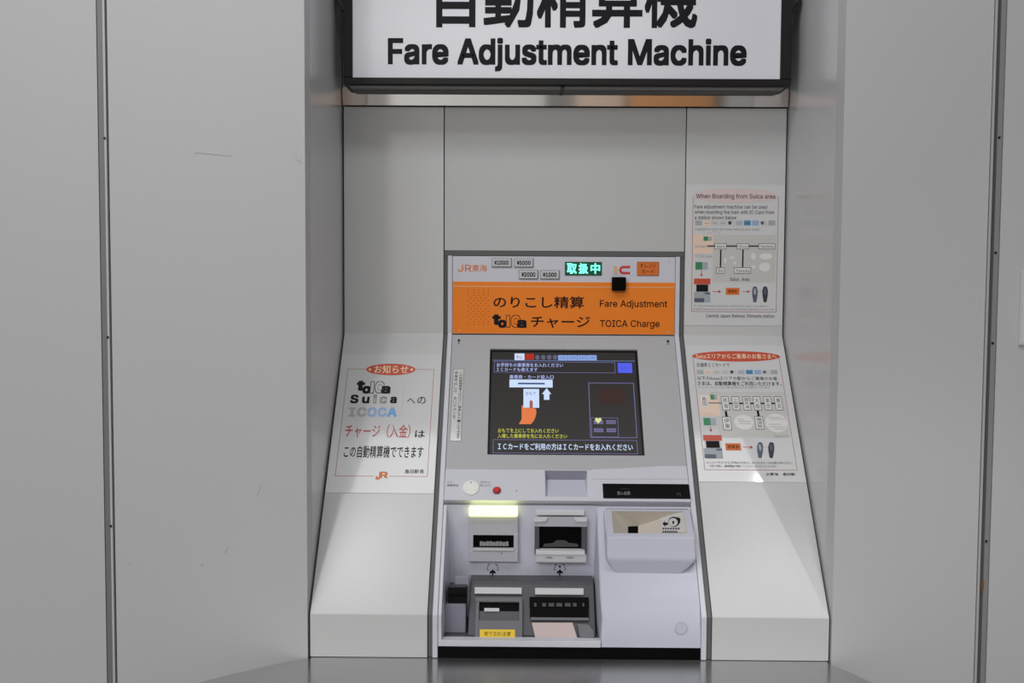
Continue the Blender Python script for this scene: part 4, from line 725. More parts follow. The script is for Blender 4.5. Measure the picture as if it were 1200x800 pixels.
# funnel inside the opening
dz = 0.045
def FP(px, py, dn): 
    q = HO.at(px, py, -dn); return q
k0, k1, k2, k3 = FP(736, 616.5, .035), FP(748, 616, .035), FP(748, 626.5, .035), FP(736, 626.5, .035)
m = MB()
m.add([O[0], O[1], k1, k0], [(0, 1, 2, 3)], 'hopper'); m.add([O[0], k0, k3, O[3]], [(0, 1, 2, 3)], 'hopper')
m.add([O[3], k3, k2, O[2]], [(0, 1, 2, 3)], 'hopper'); m.add([O[1], O[2], k2, k1], [(0, 1, 2, 3)], 'hopper')
m.build('funnel', hb, label='beige funnel')
m = MB(); m.add([k0, k1, k2, k3], [(0, 1, 2, 3)], 'black'); m.build('coin_hole', hb, label='black hole')
# label on the funnel's right slope
Lf = Frame(O[1], (O[2] + O[1]) / 2 - (k1 + k2) / 2, O[1] - O[2])
Lf.V = (O[1] - O[2]).normalized(); Nn = ((O[1] + O[2]) / 2 - (k1 + k2) / 2).normalized().cross(Lf.V).normalized(); Lf.U = Lf.V.cross(Nn).normalized(); Lf.N = Nn
if Lf.N.dot(CAM_C - O[1]) < 0: Lf.N = -Lf.N
m = MB()
pts = [Lf.uv(*p, 0.0012) for p in ((773.5, 605), (800.5, 599.5), (803.8, 623.5), (775, 624))]
m.flat(Lf, pts, 0.0012, 'hoplab')
c0 = Lf.uv(789.5, 610.3, 0.0015)
def plot(lst, mm, nn): m.flat(Lf, [Lf.uv(x, y, nn) for x, y in lst], nn, mm)
plot([(776.2, 613.5), (779.6, 609.8), (779.2, 612.2), (782.6, 612), (782.6, 615), (779.6, 615.2), (780.2, 617.4)], 'ink', 0.0016)
plot([(789.6 + 6.6 * math.cos(i * math.pi / 12), 611.2 + 6.0 * math.sin(i * math.pi / 12)) for i in range(24)], 'ink', 0.0016)
plot([(788.8 + 5.4 * math.cos(i * math.pi / 12), 611.7 + 4.9 * math.sin(i * math.pi / 12)) for i in range(24)], 'hoplab', 0.0018)
plot([(787.5, 610.4), (790.5, 610.4), (789.6, 614), (788.4, 614)], 'ink', 0.0020)
plot([(793.5, 605), (797.4, 607.5), (796.8, 612.5), (793, 615.5), (795, 611)], 'ink', 0.0020)
for y, xe in ((619.2, 797), (622.8, 794)):
    for i in range(7):
        x = 776.2 + i * (xe - 776) / 7; plot([(x, y - 1), (x + 2.2, y - 1.1), (x + 2.1, y + .9), (x + .1, y + 1)], 'midink', 0.0016)
m.build('coin_label', hb, label='pale label with a coin picture')
u, vv = FR.uv(798.2, 736); m = MB(); R = 0.0115
for i in range(32):
    a0, a1 = 2 * math.pi * i / 32, 2 * math.pi * (i + 1) / 32
    m.flat(FR, [(u + R * math.cos(a0), vv + R * math.sin(a0)), (u + R * math.cos(a1), vv + R * math.sin(a1)), (u + (R - .0009) * math.cos(a1), vv + (R - .0009) * math.sin(a1)), (u + (R - .0009) * math.cos(a0), vv + (R - .0009) * math.sin(a0))], 0.0004, 'slotgrey')
m.cyl(FR, u, vv, R - 0.001, -0.0010, 0.0002, 'white2', 32)
m.build('lock_cover', lc)

# ---- left bay: cheeks, back, floor
YBAY = S.P(0, v592, 0).y + 0.004                              # back of the bay, upright
zbt, zlip = S.P(0, v592, 0).z, row_z(750.5, YF)
BY = Frame((0, YBAY, 0), (1, 0, 0), (0, 0, 1))
bu0, bu1 = ix0 + 0.004, cu0 - 0.0005
ck = 0.020
m = MB()
# shell: back, floor, two cheeks drawn in towards the back, front rim on the left
xa = BY.uv(531, 640)[0]; xb = BY.uv(694, 640)[0]
zf = zlip - 0.001
def face(*p, mt='white2'): m.add(list(p), [tuple(range(len(p)))], mt)
ft = S.P(0, v592, 0)
face(Vector((xa, YBAY, zf)), Vector((xb, YBAY, zf)), Vector((xb, YBAY, zbt)), Vector((xa, YBAY, zbt)))
for x0, x1 in ((ix0 + 0.006, xa), (bu1 - 0.001, xb)):
    face(Vector((x0, YF, zf)), Vector((x1, YBAY, zf)), Vector((x1, YBAY, zbt)), Vector((x0, ft.y, zbt)), Vector((x0, YF, ZK)))
face(Vector((ix0, YF + .001, zf)), Vector((bu1, YF + .001, zf)), Vector((xb, YBAY, zf)), Vector((xa, YBAY, zf)), mt='dgrey')
bay = m.build('ticket_bay', mach)
MB().extr([(YF, zf), (YF + .02, zf), (YF + .02, ZK - .004), (ft.y + .018, zbt - .002), (ft.y, zbt), (YF, ZK)], ix0, ix0 + .006, 'white').build('bay_rim', bay)
MB().extr([(YF + .001, zf), (YF + .02, zf), (YF + .02, ZK - .004), (ft.y + .018, zbt - .002), (ft.y, zbt)] + cov[:-1], bu1 - .001, bu1, 'white').build('bay_rim', bay)
# front lip and black foot strip
MB().abox(ix0, bu1 - 0.0008, YF - 0.003, YF + 0.02, row_z(757.5, YF), zlip, 'white').build('front_lip', mach, bevel=0.001)
MB().abox(ix0, ix1, YF + 0.001, YF + 0.02, Z0 + 0.0015, row_z(757.8, YF), 'black').build('foot_strip', mach, label='black strip along the foot')

def by(x0, y0, x1, y1, n0, n1, mt, mm): mm.pbox(BY, x0, y0, x1, y1, n0, n1, mt, n1)
# card slot unit
m = MB(); by(549, 605.5, 607, 627, -.001, .010, 'slotgrey', m); by(549, 645.5, 607, 658, -.001, .012, 'slotgrey', m); by(549, 626, 554.5, 646, -.001, .011, 'slotgrey', m); by(602, 626, 607, 646, -.001, .011, 'slotgrey', m)
su = m.build('ticket_slot', bay, bevel=0.001, label='grey slot unit under the lit lamp')
m = MB(); by(549.5, 595, 606.5, 605, -.001, .020, 'lamp', m); m.build('slot_lamp', bay, bevel=0.002, label='glowing pale yellow lamp strip')
m = MB(); by(554.5, 625.5, 602.5, 645.8, -.0015, .002, 'black', m); m.build('slot_mouth', su, label='black slot mouth')
m = MB(); u0, v0, u1, v1 = BY.rect(562, 634.5, 596, 639.5, .006)
k = 9
for i in range(k): m.box(BY, (u0 + (u1 - u0) * i / k + .0004, v0, u0 + (u1 - u0) * (i + 1) / k - .0004, v1 - (.0012 if i % 3 == 1 else 0)), .002, .006, 'greyink')
m.build('slot_teeth', su, label='grey teeth')
m = MB(); by(554, 642.8, 602.5, 645.4, .002, .014, 'platefill', m); m.build('slot_lip', su, bevel=0.0008)
m = MB(); u, vv = BY.uv(588, 648.3, .0125); m.ell(BY, u, vv, .0011, .0016, .0125, 'ink', 8); m.build('sensor_dot', su)
# bill slot unit
m = MB(); by(626.5, 606, 688, 617, -.001, .012, 'slotgrey', m); by(626.5, 616, 632, 650, -.001, .011, 'dgrey', m); by(681.5, 616, 688, 650, -.001, .011, 'dgrey', m)
bs = m.build('banknote_slot', bay, bevel=0.001, label='blue grey banknote slot unit')
m = MB(); by(629, 598.5, 685, 603.5, -.001, .010, 'lampoff', m); m.build('slot_lamp', bay, bevel=0.001, label='unlit white lamp strip')
m = MB()
for a, b, c, d in ((626, 642.3, 639, 626), (688, 672, 675.4, 688)):
    q = [BY.uv(a, 611, .016), BY.uv(c, 611, .016), BY.uv(b, 606.3, .016), BY.uv(a, 606.3, .016)]
    if a > 650: q = q[::-1]
    m = MB(); m.prism(BY, q, .010, .016, 'lampoff'); m.build('slot_ear', bs, label='white corner piece')
m = MB(); by(632, 616.5, 681.5, 648, -.0015, .002, 'black', m); m.build('slot_mouth', bs, label='black slot mouth')
m = MB(); pts = [BY.uv(x, y, .004) for x, y in ((636, 640.5), (678, 640.5), (677, 637.2), (667, 636.2), (662, 633), (652, 633), (648, 636.2), (638, 637.2))]
m.prism(BY, pts, .002, .004, 'midink'); m.build('slot_guide', bs, label='grey guide')
m = MB(); by(628, 645.5, 685.5, 650, .004, .026, 'lampoff', m); by(627.5, 649.6, 687, 658.8, -.001, .024, 'tag', m)
for x0, x1 in ((639, 648), (663, 673)): 
    u0, v0, u1, v1 = BY.rect(x0, 652, x1, 654.4, .0244); m.ell(BY, (u0 + u1) / 2, (v0 + v1) / 2, (u1 - u0) / 2, (v1 - v0) / 2, .0244, 'cup', 14)
m.build('slot_lip', bs, bevel=0.0008, label='pale front lip')
# small pictures under the slots
def pict(cx, full):
    m = MB(); n = .0006
    for pts in ([(cx - 5, 661), (cx - 6.6, 667.5), (cx - 4.2, 668)], [(cx + 5, 661), (cx + 6.8, 667.5), (cx + 4.4, 668)]):
        for a, b in zip(pts, pts[1:]): m.pline(BY, *a, *b, 0.0011, n, 'ink' if full else 'midink')
    m.pline(BY, cx - 5, 661, cx - 2, 661, 0.0009, n, 'midink'); m.pline(BY, cx + 2, 661, cx + 5, 661, 0.0009, n, 'midink')
    for sx in (-1, 1): u, vv = BY.uv(cx + sx * 5, 661.6, n); m.ell(BY, u, vv, .0013, .0013, n + .0002, 'ink' if full else 'midink', 10)
    if full: m.ppoly(BY, [(cx, 666), (cx - 1.6, 662.6), (cx + 1.6, 662.6)], n, 'ink')
    m.ppoly(BY, [(cx - .9, 674), (cx - .9, 671), (cx - 3.6, 672.2), (cx - 3.4, 669.8), (cx, 667), (cx + 3.4, 669.8), (cx + 3.6, 672.2), (cx + .9, 671), (cx + .9, 674)], n + .0002, 'ink')
    m.build('pictogram', bay, label='small black arrow picture')
pict(577.3, False); pict(656, True)

# dark dispenser module on the floor of the bay
YM0, YM1 = YBAY - 0.045, YF + 0.028                            # front at its top and at its foot
zmt = row_z(681.5, YM0, 620)
DM = Frame((0, YM1, zf), (1, 0, 0), (0, YM0 - YM1, zmt - zf)); LD = math.hypot(YM0 - YM1, zmt - zf)
du0, du1 = DM.uv(549.5, 715)[0], DM.uv(697, 715)[0]
xmid = DM.uv(615.5, 715)[0]
m = MB()
m.extr([(YM1, zf + .0005), (YM0, zmt - .006), (YM0 + .008, zmt), (YBAY - .0005, zmt + .001), (YBAY - .0005, zf + .0005)], du0, du1, 'dgrey')
dm = m.build('dispenser', mach, bevel=0.0015, label='dark grey dispenser block')
for x0, y0, x1, y1 in ((556, 687.8, 611.5, 695.5), (627, 688.6, 684, 696.3)):
    m = MB(); m.pbox(DM, x0, y0, x1, y1, -.001, .003, 'tag', .003); m.build('lamp_strip', dm, bevel=.0008, label='pale grey strip')
# card outlet
m = MB(); m.pbox(DM, 557, 699.5, 612, 704.8, -.001, .008, 'dgrey2', .008)
for r in ((556.8, 704.6, 561, 749.5), (608.3, 704.6, 612.3, 749.5), (560.5, 726.4, 609, 749.5)): m.pbox(DM, *r, -.001, .008, 'dgrey2', .008)
cu = m.build('ticket_outlet', dm, bevel=.0008, label='grey ticket outlet')
m = MB(); m.pbox(DM, 561, 704.4, 608.5, 716, -.0005, .0015, 'black', .0015); m.build('slot_mouth', cu, label='black slot mouth')
m = MB(); m.pbox(DM, 561, 716, 608.5, 726.5, -.0005, .003, 'dgrey', .003); m.build('slot_guide', cu)
m = MB(); m.pbox(DM, 567.5, 712.2, 585, 716, .001, .007, 'tag', .007); m.build('ticket_guide', cu, label='white tongue')
m = MB(); m.pbox(DM, 562.3, 737.3, 603.5, 747.6, .007, .0088, 'yellow', .0088); m.ptext(DM, '取り忘れ注意', 567.5, 739.8, 598.5, 744.8, .0091, 'brown'); m.build('warning_label', cu, label='yellow label')
# change and banknote outlet
m = MB(); m.pbox(DM, 620.5, 699.3, 690, 712.5, -.0005, .0015, 'black', .0015); m.pbox(DM, 621, 712.4, 690, 723.5, -.0005, .0035, 'black', .0035)
bo = m.build('banknote_outlet', dm, label='black banknote outlet')
m = MB()
for x0, x1 in ((626, 628.6), (635.5, 640), (642.8, 649.4), (652, 658.8), (662, 668.6), (671.4, 675.6), (682.5, 684.6)): m.pbox(DM, x0, 706.3, x1, 710.4, .001, .004, 'midink', .004)
m.build('outlet_tooth', bo, label='grey teeth')
m = MB(); m.pbox(DM, 622, 723.3, 690, 726.3, -.0005, .006, 'dgrey2', .006); m.build('outlet_lip', bo)
m = MB(); pts = [DM.uv(x, y, .006) for x, y in ((627.5, 748), (677, 748), (671, 729), (623, 729))]; m.prism(DM, pts, -.0005, .006, 'pink'); m.build('coin_tray', dm, bevel=.001, label='pale pink tray plate')
m = MB(); pts = [DM.uv(x, y, .010) for x, y in ((680, 748.5), (697, 748.5), (697, 739), (690, 731), (676, 730))]; m.prism(DM, pts, -.0005, .010, 'dgrey2'); m.build('tray_side', dm, bevel=.002)
# coin return at the left
m = MB(); ca = Frame((0, YF + .040, zf), (1, 0, 0), (0, .010, .1))
CR = ca
u0, u1 = CR.uv(521, 730)[0], CR.uv(545.8, 730)[0]; v1 = CR.uv(534, 708.5)[1]
u0 = max(u0, ix0 + .0075)
m.prism(CR, [(u0, .0005), (u1, .0005), (u1, v1), (u1 - .004, v1 + .0015), (u0 + .004, v1 + .0015), (u0, v1)], -.05, 0, 'cup2')
cr = m.build('coin_return', mach, bevel=.002, label='blue grey coin return cup')
m = MB(); a = CR.rect(525, 687, 547, 708, -.006); m.box(CR, (max(a[0], ix0 + .009), v1 + .002, a[2], a[3]), -.05, -.006, 'blackgloss')
m.box(CR, (max(a[0], ix0 + .009), v1 + .016, a[2], v1 + .020), -.05, -.001, 'black')
m.build('return_flap', cr, bevel=.0015, label='glossy black flap')
m = MB(); m.pbox(CR, 533, 675.5, 549.5, 686.5, -.05, -.030, 'cup', -.030); m.build('return_tab', cr, bevel=.001)

# ------------------------------------------------------------------ notices
def border(m, fr, pts, wd, n, mt):
    for a, b in zip(pts, pts[1:]): m.pline(fr, *a, *b, wd, n, mt)
NS = 0.0012
def notice(fr, tl, tr, br, bl, label, n0=0.0002):
    q = [fr.uv(*p, NS) for p in (bl, br, tr, tl)]
    u0, u1 = (q[0][0] + q[3][0]) / 2, (q[1][0] + q[2][0]) / 2; v0, v1 = (q[0][1] + q[1][1]) / 2, (q[2][1] + q[3][1]) / 2
    u0 = max(u0, XL + .0045); u1 = min(u1, XR - .0045)
    if u1 < 0: u1 = min(u1, xs0 - .002)
    else: u0 = max(u0, xs1 + .002)
    r = thing('notice', fr.P((u0 + u1) / 2, v0, n0), label, 'notice')
    MB().box(fr, (u0, v0, u1, v1), n0, NS, 'paper').build('sheet', r)
    return r, (u0, v0, u1, v1)
N1, N2, N3, N4 = NS + .0002, NS + .0004, NS + .0006, NS + .0008
# left notice
r, _ = notice(S, (400, 415), (517, 414.5), (509, 577.5), (380, 577.5), 'white notice left of the machine with red heading oval and large Japanese writing')
m = MB(); c4 = [S.uv(407, 432.3, N1), S.uv(509, 432.3, N1), S.uv(501, 558, N1), S.uv(393, 558, N1)]
fu0, fu1, fv0, fv1 = (c4[0][0] + c4[3][0]) / 2, (c4[1][0] + c4[2][0]) / 2, (c4[2][1] + c4[3][1]) / 2, (c4[0][1] + c4[1][1]) / 2
m.outline(S, (fu0, fv0, fu1, fv1), .0011, N1, 'p_frame'); m.build('border', r, label='thin red border')
m = MB(); m.pell(S, 429, 426, 487, 439.5, N2, 'p_oval'); m.build('heading_oval', r, label='orange red oval')
m = MB(); m.ptext(S, 'お知らせ', 438.5, 427.8, 478.5, 437.4, N3, 'p_cream', .012)
for x in (433.5, 482.5): m.pell(S, x - 1.4, 431.3, x + 1.4, 434.4, N3, 'p_cream', 10)
m.build('heading', r, label='cream lettering')
m = MB(); toica(m, S, 418, 446, 457.5, 461, N2, 'ink', 'paper'); m.build('card_logo', r, label='black and white rounded card logo')
m = MB()
for c, x0, x1, mt, y0 in (('S', 410.5, 420, 'ink', 462.3), ('u', 424.3, 433, 'ink', 464.6), ('i', 437.5, 441.4, 'p_silver', 462.3), ('c', 445.3, 453.3, 'p_silver', 464.6), ('a', 457.2, 465, 'ink', 464.6)):
    if mt == 'p_silver':
        m.ptext(S, c, x0, y0, x1, 472.4, N2, 'midink', .03); m.ptext(S, c, x0 + .8, y0 + .9, x1 - .8, 471.6, N3, 'paper', .0)
    else: m.ptext(S, c, x0, y0, x1, 472.4, N2, mt, .03)
m.build('card_logo', r, label='black and outlined spaced letters')
m = MB()
for c, x0, x1, mt in (('I', 408.8, 416.5, 'p_silver'), ('C', 418.5, 429.5, 'p_silver'), ('O', 430.5, 441.5, 'p_blue2'), ('C', 442.6, 453.2, 'p_blue2'), ('A', 453.8, 465.3, 'p_blue')):
    m.ptext(S, c, x0, 477, x1, 488.2, N2, mt, .035)
    if c == 'I':
        m.pflat(S, x0, 477, x1, 479, N2, mt); m.pflat(S, x0, 486.2, x1, 488.2, N2, mt)
m.build('card_logo', r, label='silver and blue letters')
m = MB(); m.pline(S, 473.5, 447, 470.5, 489, .0005, N1, 'p_silver'); m.build('divider', r); m = MB()
m.ptext(S, 'へ', 477, 466.5, 486.5, 472.5, N2, 'ink', .006); m.ptext(S, 'の', 489, 464.6, 499, 473.2, N2, 'ink', .006)
m.build('lettering', r); m = MB()
m.ptext(S, 'は', 486.3, 504, 498, 512.4, N2, 'ink', .014); m.build('lettering', r); m = MB(); m.ptext(S, 'この自動精算機でできます', 403, 522, 496, 536.4, N2, 'ink', .012)
m.build('lettering', r, label='bold black lettering'); m = MB(); m.ptext(S, '島田駅長', 474.5, 549.8, 497, 554.6, N2, 'midink', .01); m.build('lettering', r, label='small dark lettering')
m = MB(); m.ptext(S, 'チャージ（入金）', 404.5, 497, 481, 512.8, N2, 'p_red', .008); m.build('lettering', r, label='red lettering')
m = MB(); m.ptext(S, 'J', 440.5, 552.4, 446, 561.4, N3, 'orange_ink', .03); m.ptext(S, 'R', 445.4, 552.4, 454.6, 560, N3, 'orange_ink', .03); m.pflat(S, 440, 559.8, 445, 561.4, N3, 'orange_ink')
m.pflat(S, 438, 556.8, 456, 558.9, N2, 'paper'); m.build('railway_mark', r, label='orange railway mark')

def icons(m, fr, xs, y0, y1, n):
    for (x0, x1), mt in zip(xs, ('p_pgrey', 'p_peach', 'p_grey', 'p_grey', 'p_slate2', 'p_lil', 'p_cyan', 'p_blue2', 'p_slate', 'p_silver')):
        if mt == 'p_slate2':
            m.pflat(fr, x0, y0, x1, y1, n, 'p_grey'); m.pell(fr, x0 + .6, y0 + .6, x0 + 4.6, y1 - .8, n + .0002, 'p_slate2', 12)
        elif mt == 'p_slate':
            m.pflat(fr, x0, y0, x1, y1, n, 'p_grey'); m.pell(fr, x0 + .5, y0 + .8, x0 + 4.4, y1 - .8, n + .0002, 'p_slate', 12)
        else:
            m.pflat(fr, x0, y0, x1, y1, n, mt); m.pline(fr, x0 + 1.2, (y0 + y1) / 2 + .3, x1 - 1.2, (y0 + y1) / 2 + .3, .002, n + .0002, 'p_silver' if mt != 'p_cyan' else 'p_slate')
def minimachine(m, fr, x0, y0, x1, y1, n, sk=0.0):
    W, H = x1 - x0, y1 - y0
    g = lambda a, b, c, d, mt, k: m.pflat(fr, x0 + a * W + sk * b, y0 + b * H, x0 + c * W + sk * b, y0 + d * H, n + k * .0002, mt)
    g(.0, .0, 1, .24, 'p_oval', 0); g(.08, .24, .95, .56, 'p_grey', 0); g(.14, .25, .86, .55, 'ink', 1); g(.0, .56, 1, 1, 'p_pgrey', 0); g(.02, .82, .62, .99, 'p_slate', 1); g(.66, .58, .96, .66, 'p_slate', 1)
def feet(m, fr, x0, x1, y0, y1, n):
    w = (x1 - x0) * .36
    for i, x in enumerate((x0, x1 - w)):
        pts = [(x + w * a, y0 + (y1 - y0) * b) for a, b in ((.25, 1), (.05, .6), (0, .3), (.2, .05), (.5, 0), (.85, .06), (1, .3), (.95, .6), (.75, 1))]
        m.ppoly(fr, pts, n, 'p_slate' if i == 0 else 'p_slate2')
        m.pell(fr, x + w * .28, y0 + (y1 - y0) * .12, x + w * .72, y0 + (y1 - y0) * .55, n + .0002, 'p_pgrey' if i == 0 else 'p_slate', 12)
    m.pline(fr, x0 + w, y0 + (y1 - y0) * .3, x1 - w, y0 + (y1 - y0) * .3, .0008, n, 'p_silver')
def station(m, fr, x0, y0, x1, y1, n, t=None, vert=False, edge='midink'):
    m.pflat(fr, x0, y0, x1, y1, n, edge); m.pflat(fr, x0 + .55, y0 + .6, x1 - .55, y1 - .6, n + .0002, 'p_white')
    if t and vert: m.vtext(fr, t, fr.rect(x0 + 2.0, y0 + 1.6, x1 - 2.0, y1 - 1.6, n), n + .0004, 'midink')
    elif t: m.ptext(fr, t, x0 + 2, y0 + 1.8, x1 - 2, y1 - 1.6, n + .0004, 'midink')
def arrow(m, fr, a, b, n, mt, wd=.0012, hd=2.6):
    dx, dy = b[0] - a[0], b[1] - a[1]; L = math.hypot(dx, dy); dx /= L; dy /= L
    m.pline(fr, a[0], a[1], b[0] - dx * hd * .7, b[1] - dy * hd * .7, wd, n, mt)
    m.ppoly(fr, [(b[0], b[1]), (b[0] - dx * hd - dy * hd * .55, b[1] - dy * hd + dx * hd * .55), (b[0] - dx * hd + dy * hd * .55, b[1] - dy * hd - dx * hd * .55)], n, mt)

# upper right notice, English
B = BK
r, q = notice(B, (804, 216.5), (921, 216.5), (917.5, 381.5), (801.5, 381), 'upper white notice right of the machine with English writing and a route map')
A = lambda x, y: (790 + x / 4, 200 + y / 4)
c4 = [B.uv(*A(88, 118), N1), B.uv(*A(492, 118), N1), B.uv(*A(478, 663), N1), B.uv(*A(80, 663), N1)]
bu = (sum(c[0] for c in (c4[0], c4[3])) / 2, c4[2][1], (c4[1][0] + c4[2][0]) / 2, c4[0][1])
m = MB(); m.outline(B, bu, .0011, N1, 'p_frame'); m.build('border', r, label='thin red border')
m = MB(); m.pell(B, *A(85, 84), *A(490, 150), N2, 'p_pale', 36); m.build('heading_oval', r, label='pale pink oval')
m = MB(); m.ptext(B, 'When Boarding from Suica area', *A(103, 108), *A(474, 136), N3, 'midink', .012); m.build('heading', r, label='dark grey heading')
m = MB()
m = MB(); m.ptext(B, 'Fare adjustment machine can be used', *A(95, 160), *A(436, 182), N2, 'midink', .006); m.build('lettering', r)
m = MB(); m.ptext(B, 'when boarding the train with IC Card from', *A(96, 185), *A(468, 207), N2, 'midink', .006); m.build('lettering', r)
m = MB(); m.ptext(B, 'a station shown below', *A(96, 210), *A(292, 228), N2, 'midink', .006); m.build('lettering', r)
m = MB(); m.ptext(B, 'Available for cards with these marks at each station', *A(97, 267), *A(402, 280), N2, 'greyink'); m.build('lettering', r)
m = MB(); m.ptext(B, 'Suica   Area', *A(262, 500), *A(352, 516), N4, 'midink'); m.build('lettering', r)
m = MB(); m.ptext(B, 'TOICA Area', *A(98, 393), *A(176, 407), N4, 'p_silver'); m.build('lettering', r)
m = MB(); m.ptext(B, 'IC cards cannot be used when crossing from one IC card area to', *A(92, 628), *A(436, 640), N2, 'greyink'); m.build('lettering', r)
m = MB(); m.ptext(B, 'another. Please take care as fares could be different depending on other areas', *A(92, 644), *A(470, 656), N2, 'greyink'); m.build('lettering', r)
m = MB(); m.ptext(B, 'Central Japan Railway Shimada station', *A(150, 672), *A(470, 692), N2, 'midink', .006); m.build('lettering', r)
m = MB(); icons(m, B, [(A(98 + i * 38.2, 0)[0], A(98 + i * 38.2 + 32, 0)[0]) for i in range(10)], A(0, 233)[1], A(0, 256)[1], N2); m.build('card_marks', r, label='row of small coloured card marks')
m = MB(); m.pflat(B, *A(182, 300), *A(476, 523), N1, 'p_grey'); m.pflat(B, *A(88, 300), *A(182, 388), N1, 'p_peach')
m.pline(B, *A(155, 353), *A(190, 353), .0035, N2, 'midink'); m.pline(B, *A(246, 353), *A(294, 353), .0035, N2, 'midink'); m.pline(B, *A(350, 353), *A(396, 353), .0035, N2, 'midink')
m.pline(B, *A(219, 370), *A(217, 452), .0032, N2, 'ink'); m.pline(B, *A(323, 370), *A(321, 452), .0032, N2, 'ink')
station(m, B, *A(190, 340), *A(246, 368), N3, 'Atami'); station(m, B, *A(294, 340), *A(350, 368), N3, 'Ofuna'); station(m, B, *A(396, 340), *A(474, 368), N3, 'Yokohama')
station(m, B, *A(197, 453), *A(237, 482), N3, 'Ito'); station(m, B, *A(280, 453), *A(360, 482), N3, 'Yokosuka'); m.ptext(B, 'Shimada', *A(97, 346), *A(150, 360), N3, 'p_silver')
for x0, y0, x1, y1 in ((234, 410, 246, 432), (262, 402, 282, 412), (278, 425, 290, 440), (360, 385, 384, 416), (400, 386, 462, 416), (366, 440, 380, 460), (398, 430, 452, 472)): m.pell(B, *A(x0, y0), *A(x1, y1), N3, 'p_white', 16)
m.build('route_map', r, label='grey route map with boxed stations')
m = MB(); m.pflat(B, *A(100, 428), *A(158, 463), N2, 'p_pgrey'); m.pflat(B, *A(100, 428), *A(132, 463), N3, 'p_green')
m.build('card_picture', r, label='green and grey card picture'); m = MB()
m.pflat(B, *A(138, 308), *A(176, 328), N2, 'p_pgrey'); m.pflat(B, *A(138, 308), *A(158, 328), N3, 'p_green')
border(m, B, [A(156, 300), A(168, 290), A(190, 284), A(208, 288), A(216, 300)], .0009, N2, 'p_silver')
m.build('card_picture', r, label='green and grey card picture'); m = MB(); arrow(m, B, A(128, 468), A(128, 497), N2, 'p_red', .0014, 3); m.build('arrow', r, label='small red arrow'); m = MB(); minimachine(m, B, *A(93, 505), *A(170, 617), N2); m.build('machine_picture', r, label='small picture of an orange and grey machine'); m = MB()
arrow(m, B, A(180, 566), A(220, 566), N2, 'p_red', .0012, 3); m.build('arrow', r, label='small red arrow'); m = MB(); m.pflat(B, *A(242, 549), *A(306, 581), N2, 'orange_d'); m.ptext(B, '精算券', *A(252, 557), *A(296, 573), N3, 'brown'); m.build('ticket_picture', r, label='small orange ticket picture'); m = MB()
arrow(m, B, A(318, 566), A(356, 566), N2, 'p_red', .0012, 3); m.build('arrow', r, label='small red arrow'); m = MB(); feet(m, B, A(365, 0)[0], A(440, 0)[0], A(0, 541)[1], A(0, 616)[1], N2)
m.build('gate_picture', r, label='picture of two dark ticket gates')

# lower right notice, Japanese
A = lambda x, y: (795 + x / 4, 390 + y / 4)
B = S
r, q = notice(B, (800.5, 405.5), (919, 404), (946, 564), (818, 565), 'lower sloping notice right of the machine with a red oval and a Japanese route map')
c4 = [B.uv(*A(68, 112), N1), B.uv(*A(474, 108), N1), B.uv(*A(556, 645), N1), B.uv(*A(121, 641), N1)]
bu = ((c4[0][0] + c4[3][0]) / 2, (c4[2][1] + c4[3][1]) / 2, (c4[1][0] + c4[2][0]) / 2, (c4[0][1] + c4[1][1]) / 2)
m = MB(); m.outline(B, bu, .0011, N1, 'p_frame'); m.build('border', r, label='thin red border')
m = MB(); m.pell(B, *A(64, 85), *A(477, 134), N2, 'p_oval', 40); m.build('heading_oval', r, label='orange red oval')
m = MB(); m.ptext(B, 'Suicaエリアからご乗車のお客さまへ', *A(82, 97), *A(460, 121), N3, 'p_cream', .012); m.build('heading', r, label='cream lettering')
m = MB()
m = MB(); m.ptext(B, '交通系ＩＣカードで', *A(85, 140), *A(240, 159), N2, 'midink', .01); m.build('lettering', r)
m = MB(); m.ptext(B, '以下のSuicaエリアの駅からご乗車のお客', *A(88, 204), *A(464, 221), N2, 'midink', .01); m.build('lettering', r)
m = MB(); m.ptext(B, 'さまは、自動精算機をご利用いただけます。', *A(90, 227), *A(482, 247), N2, 'ink', .01); m.build('lettering', r)
m = MB(); m.ptext(B, '※ＩＣカードによっては一部ご利用になれない場合がございます', *A(93, 249), *A(428, 260), N2, 'greyink'); m.build('lettering', r)
m = MB(); m.ptext(B, '※ＩＣエリアをまたがるご利用はできません。あらかじめきっぷをお買い求めください。', *A(130, 602), *A(536, 614), N2, 'midink'); m.build('lettering', r)
m = MB(); m.ptext(B, '　お降りの際は、自動精算機で精算してください。ありがとうございます。', *A(146, 618), *A(460, 630), N2, 'midink'); m.build('lettering', r)
m = MB(); m.ptext(B, 'JR東海　島田駅', *A(410, 655), *A(548, 671), N2, 'ink', .01); m.build('lettering', r)
m = MB(); icons(m, B, [(A(86 + i * 38.5, 0)[0], A(86 + i * 38.5 + 32, 0)[0]) for i in range(10)], A(0, 173)[1], A(0, 193)[1], N2); m.build('card_marks', r, label='row of small coloured card marks')
m = MB()
m.ppoly(B, [A(198, 490), A(524, 490), A(492, 276), A(152, 276)], N1, 'p_grey'); m.ppoly(B, [A(104, 388), A(196, 388), A(188, 292), A(94, 292)], N1 + .0001, 'p_peach')
m.pline(B, *A(140, 328), *A(202, 328), .0022, N2, 'midink'); m.pline(B, *A(235, 330), *A(470, 330), .0036, N2, 'ink')
m.pline(B, *A(222, 366), *A(226, 392), .0050, N2, 'ink'); m.pline(B, *A(372, 364), *A(376, 390), .0050, N2, 'ink')
for x, t in ((203, '熱海'), (252, '小田原'), (303, '国府津'), (352, '大船'), (402, '東京'), (452, '横浜')):
    station(m, B, *A(x, 297), *A(x + 35, 362), N3, t, True)
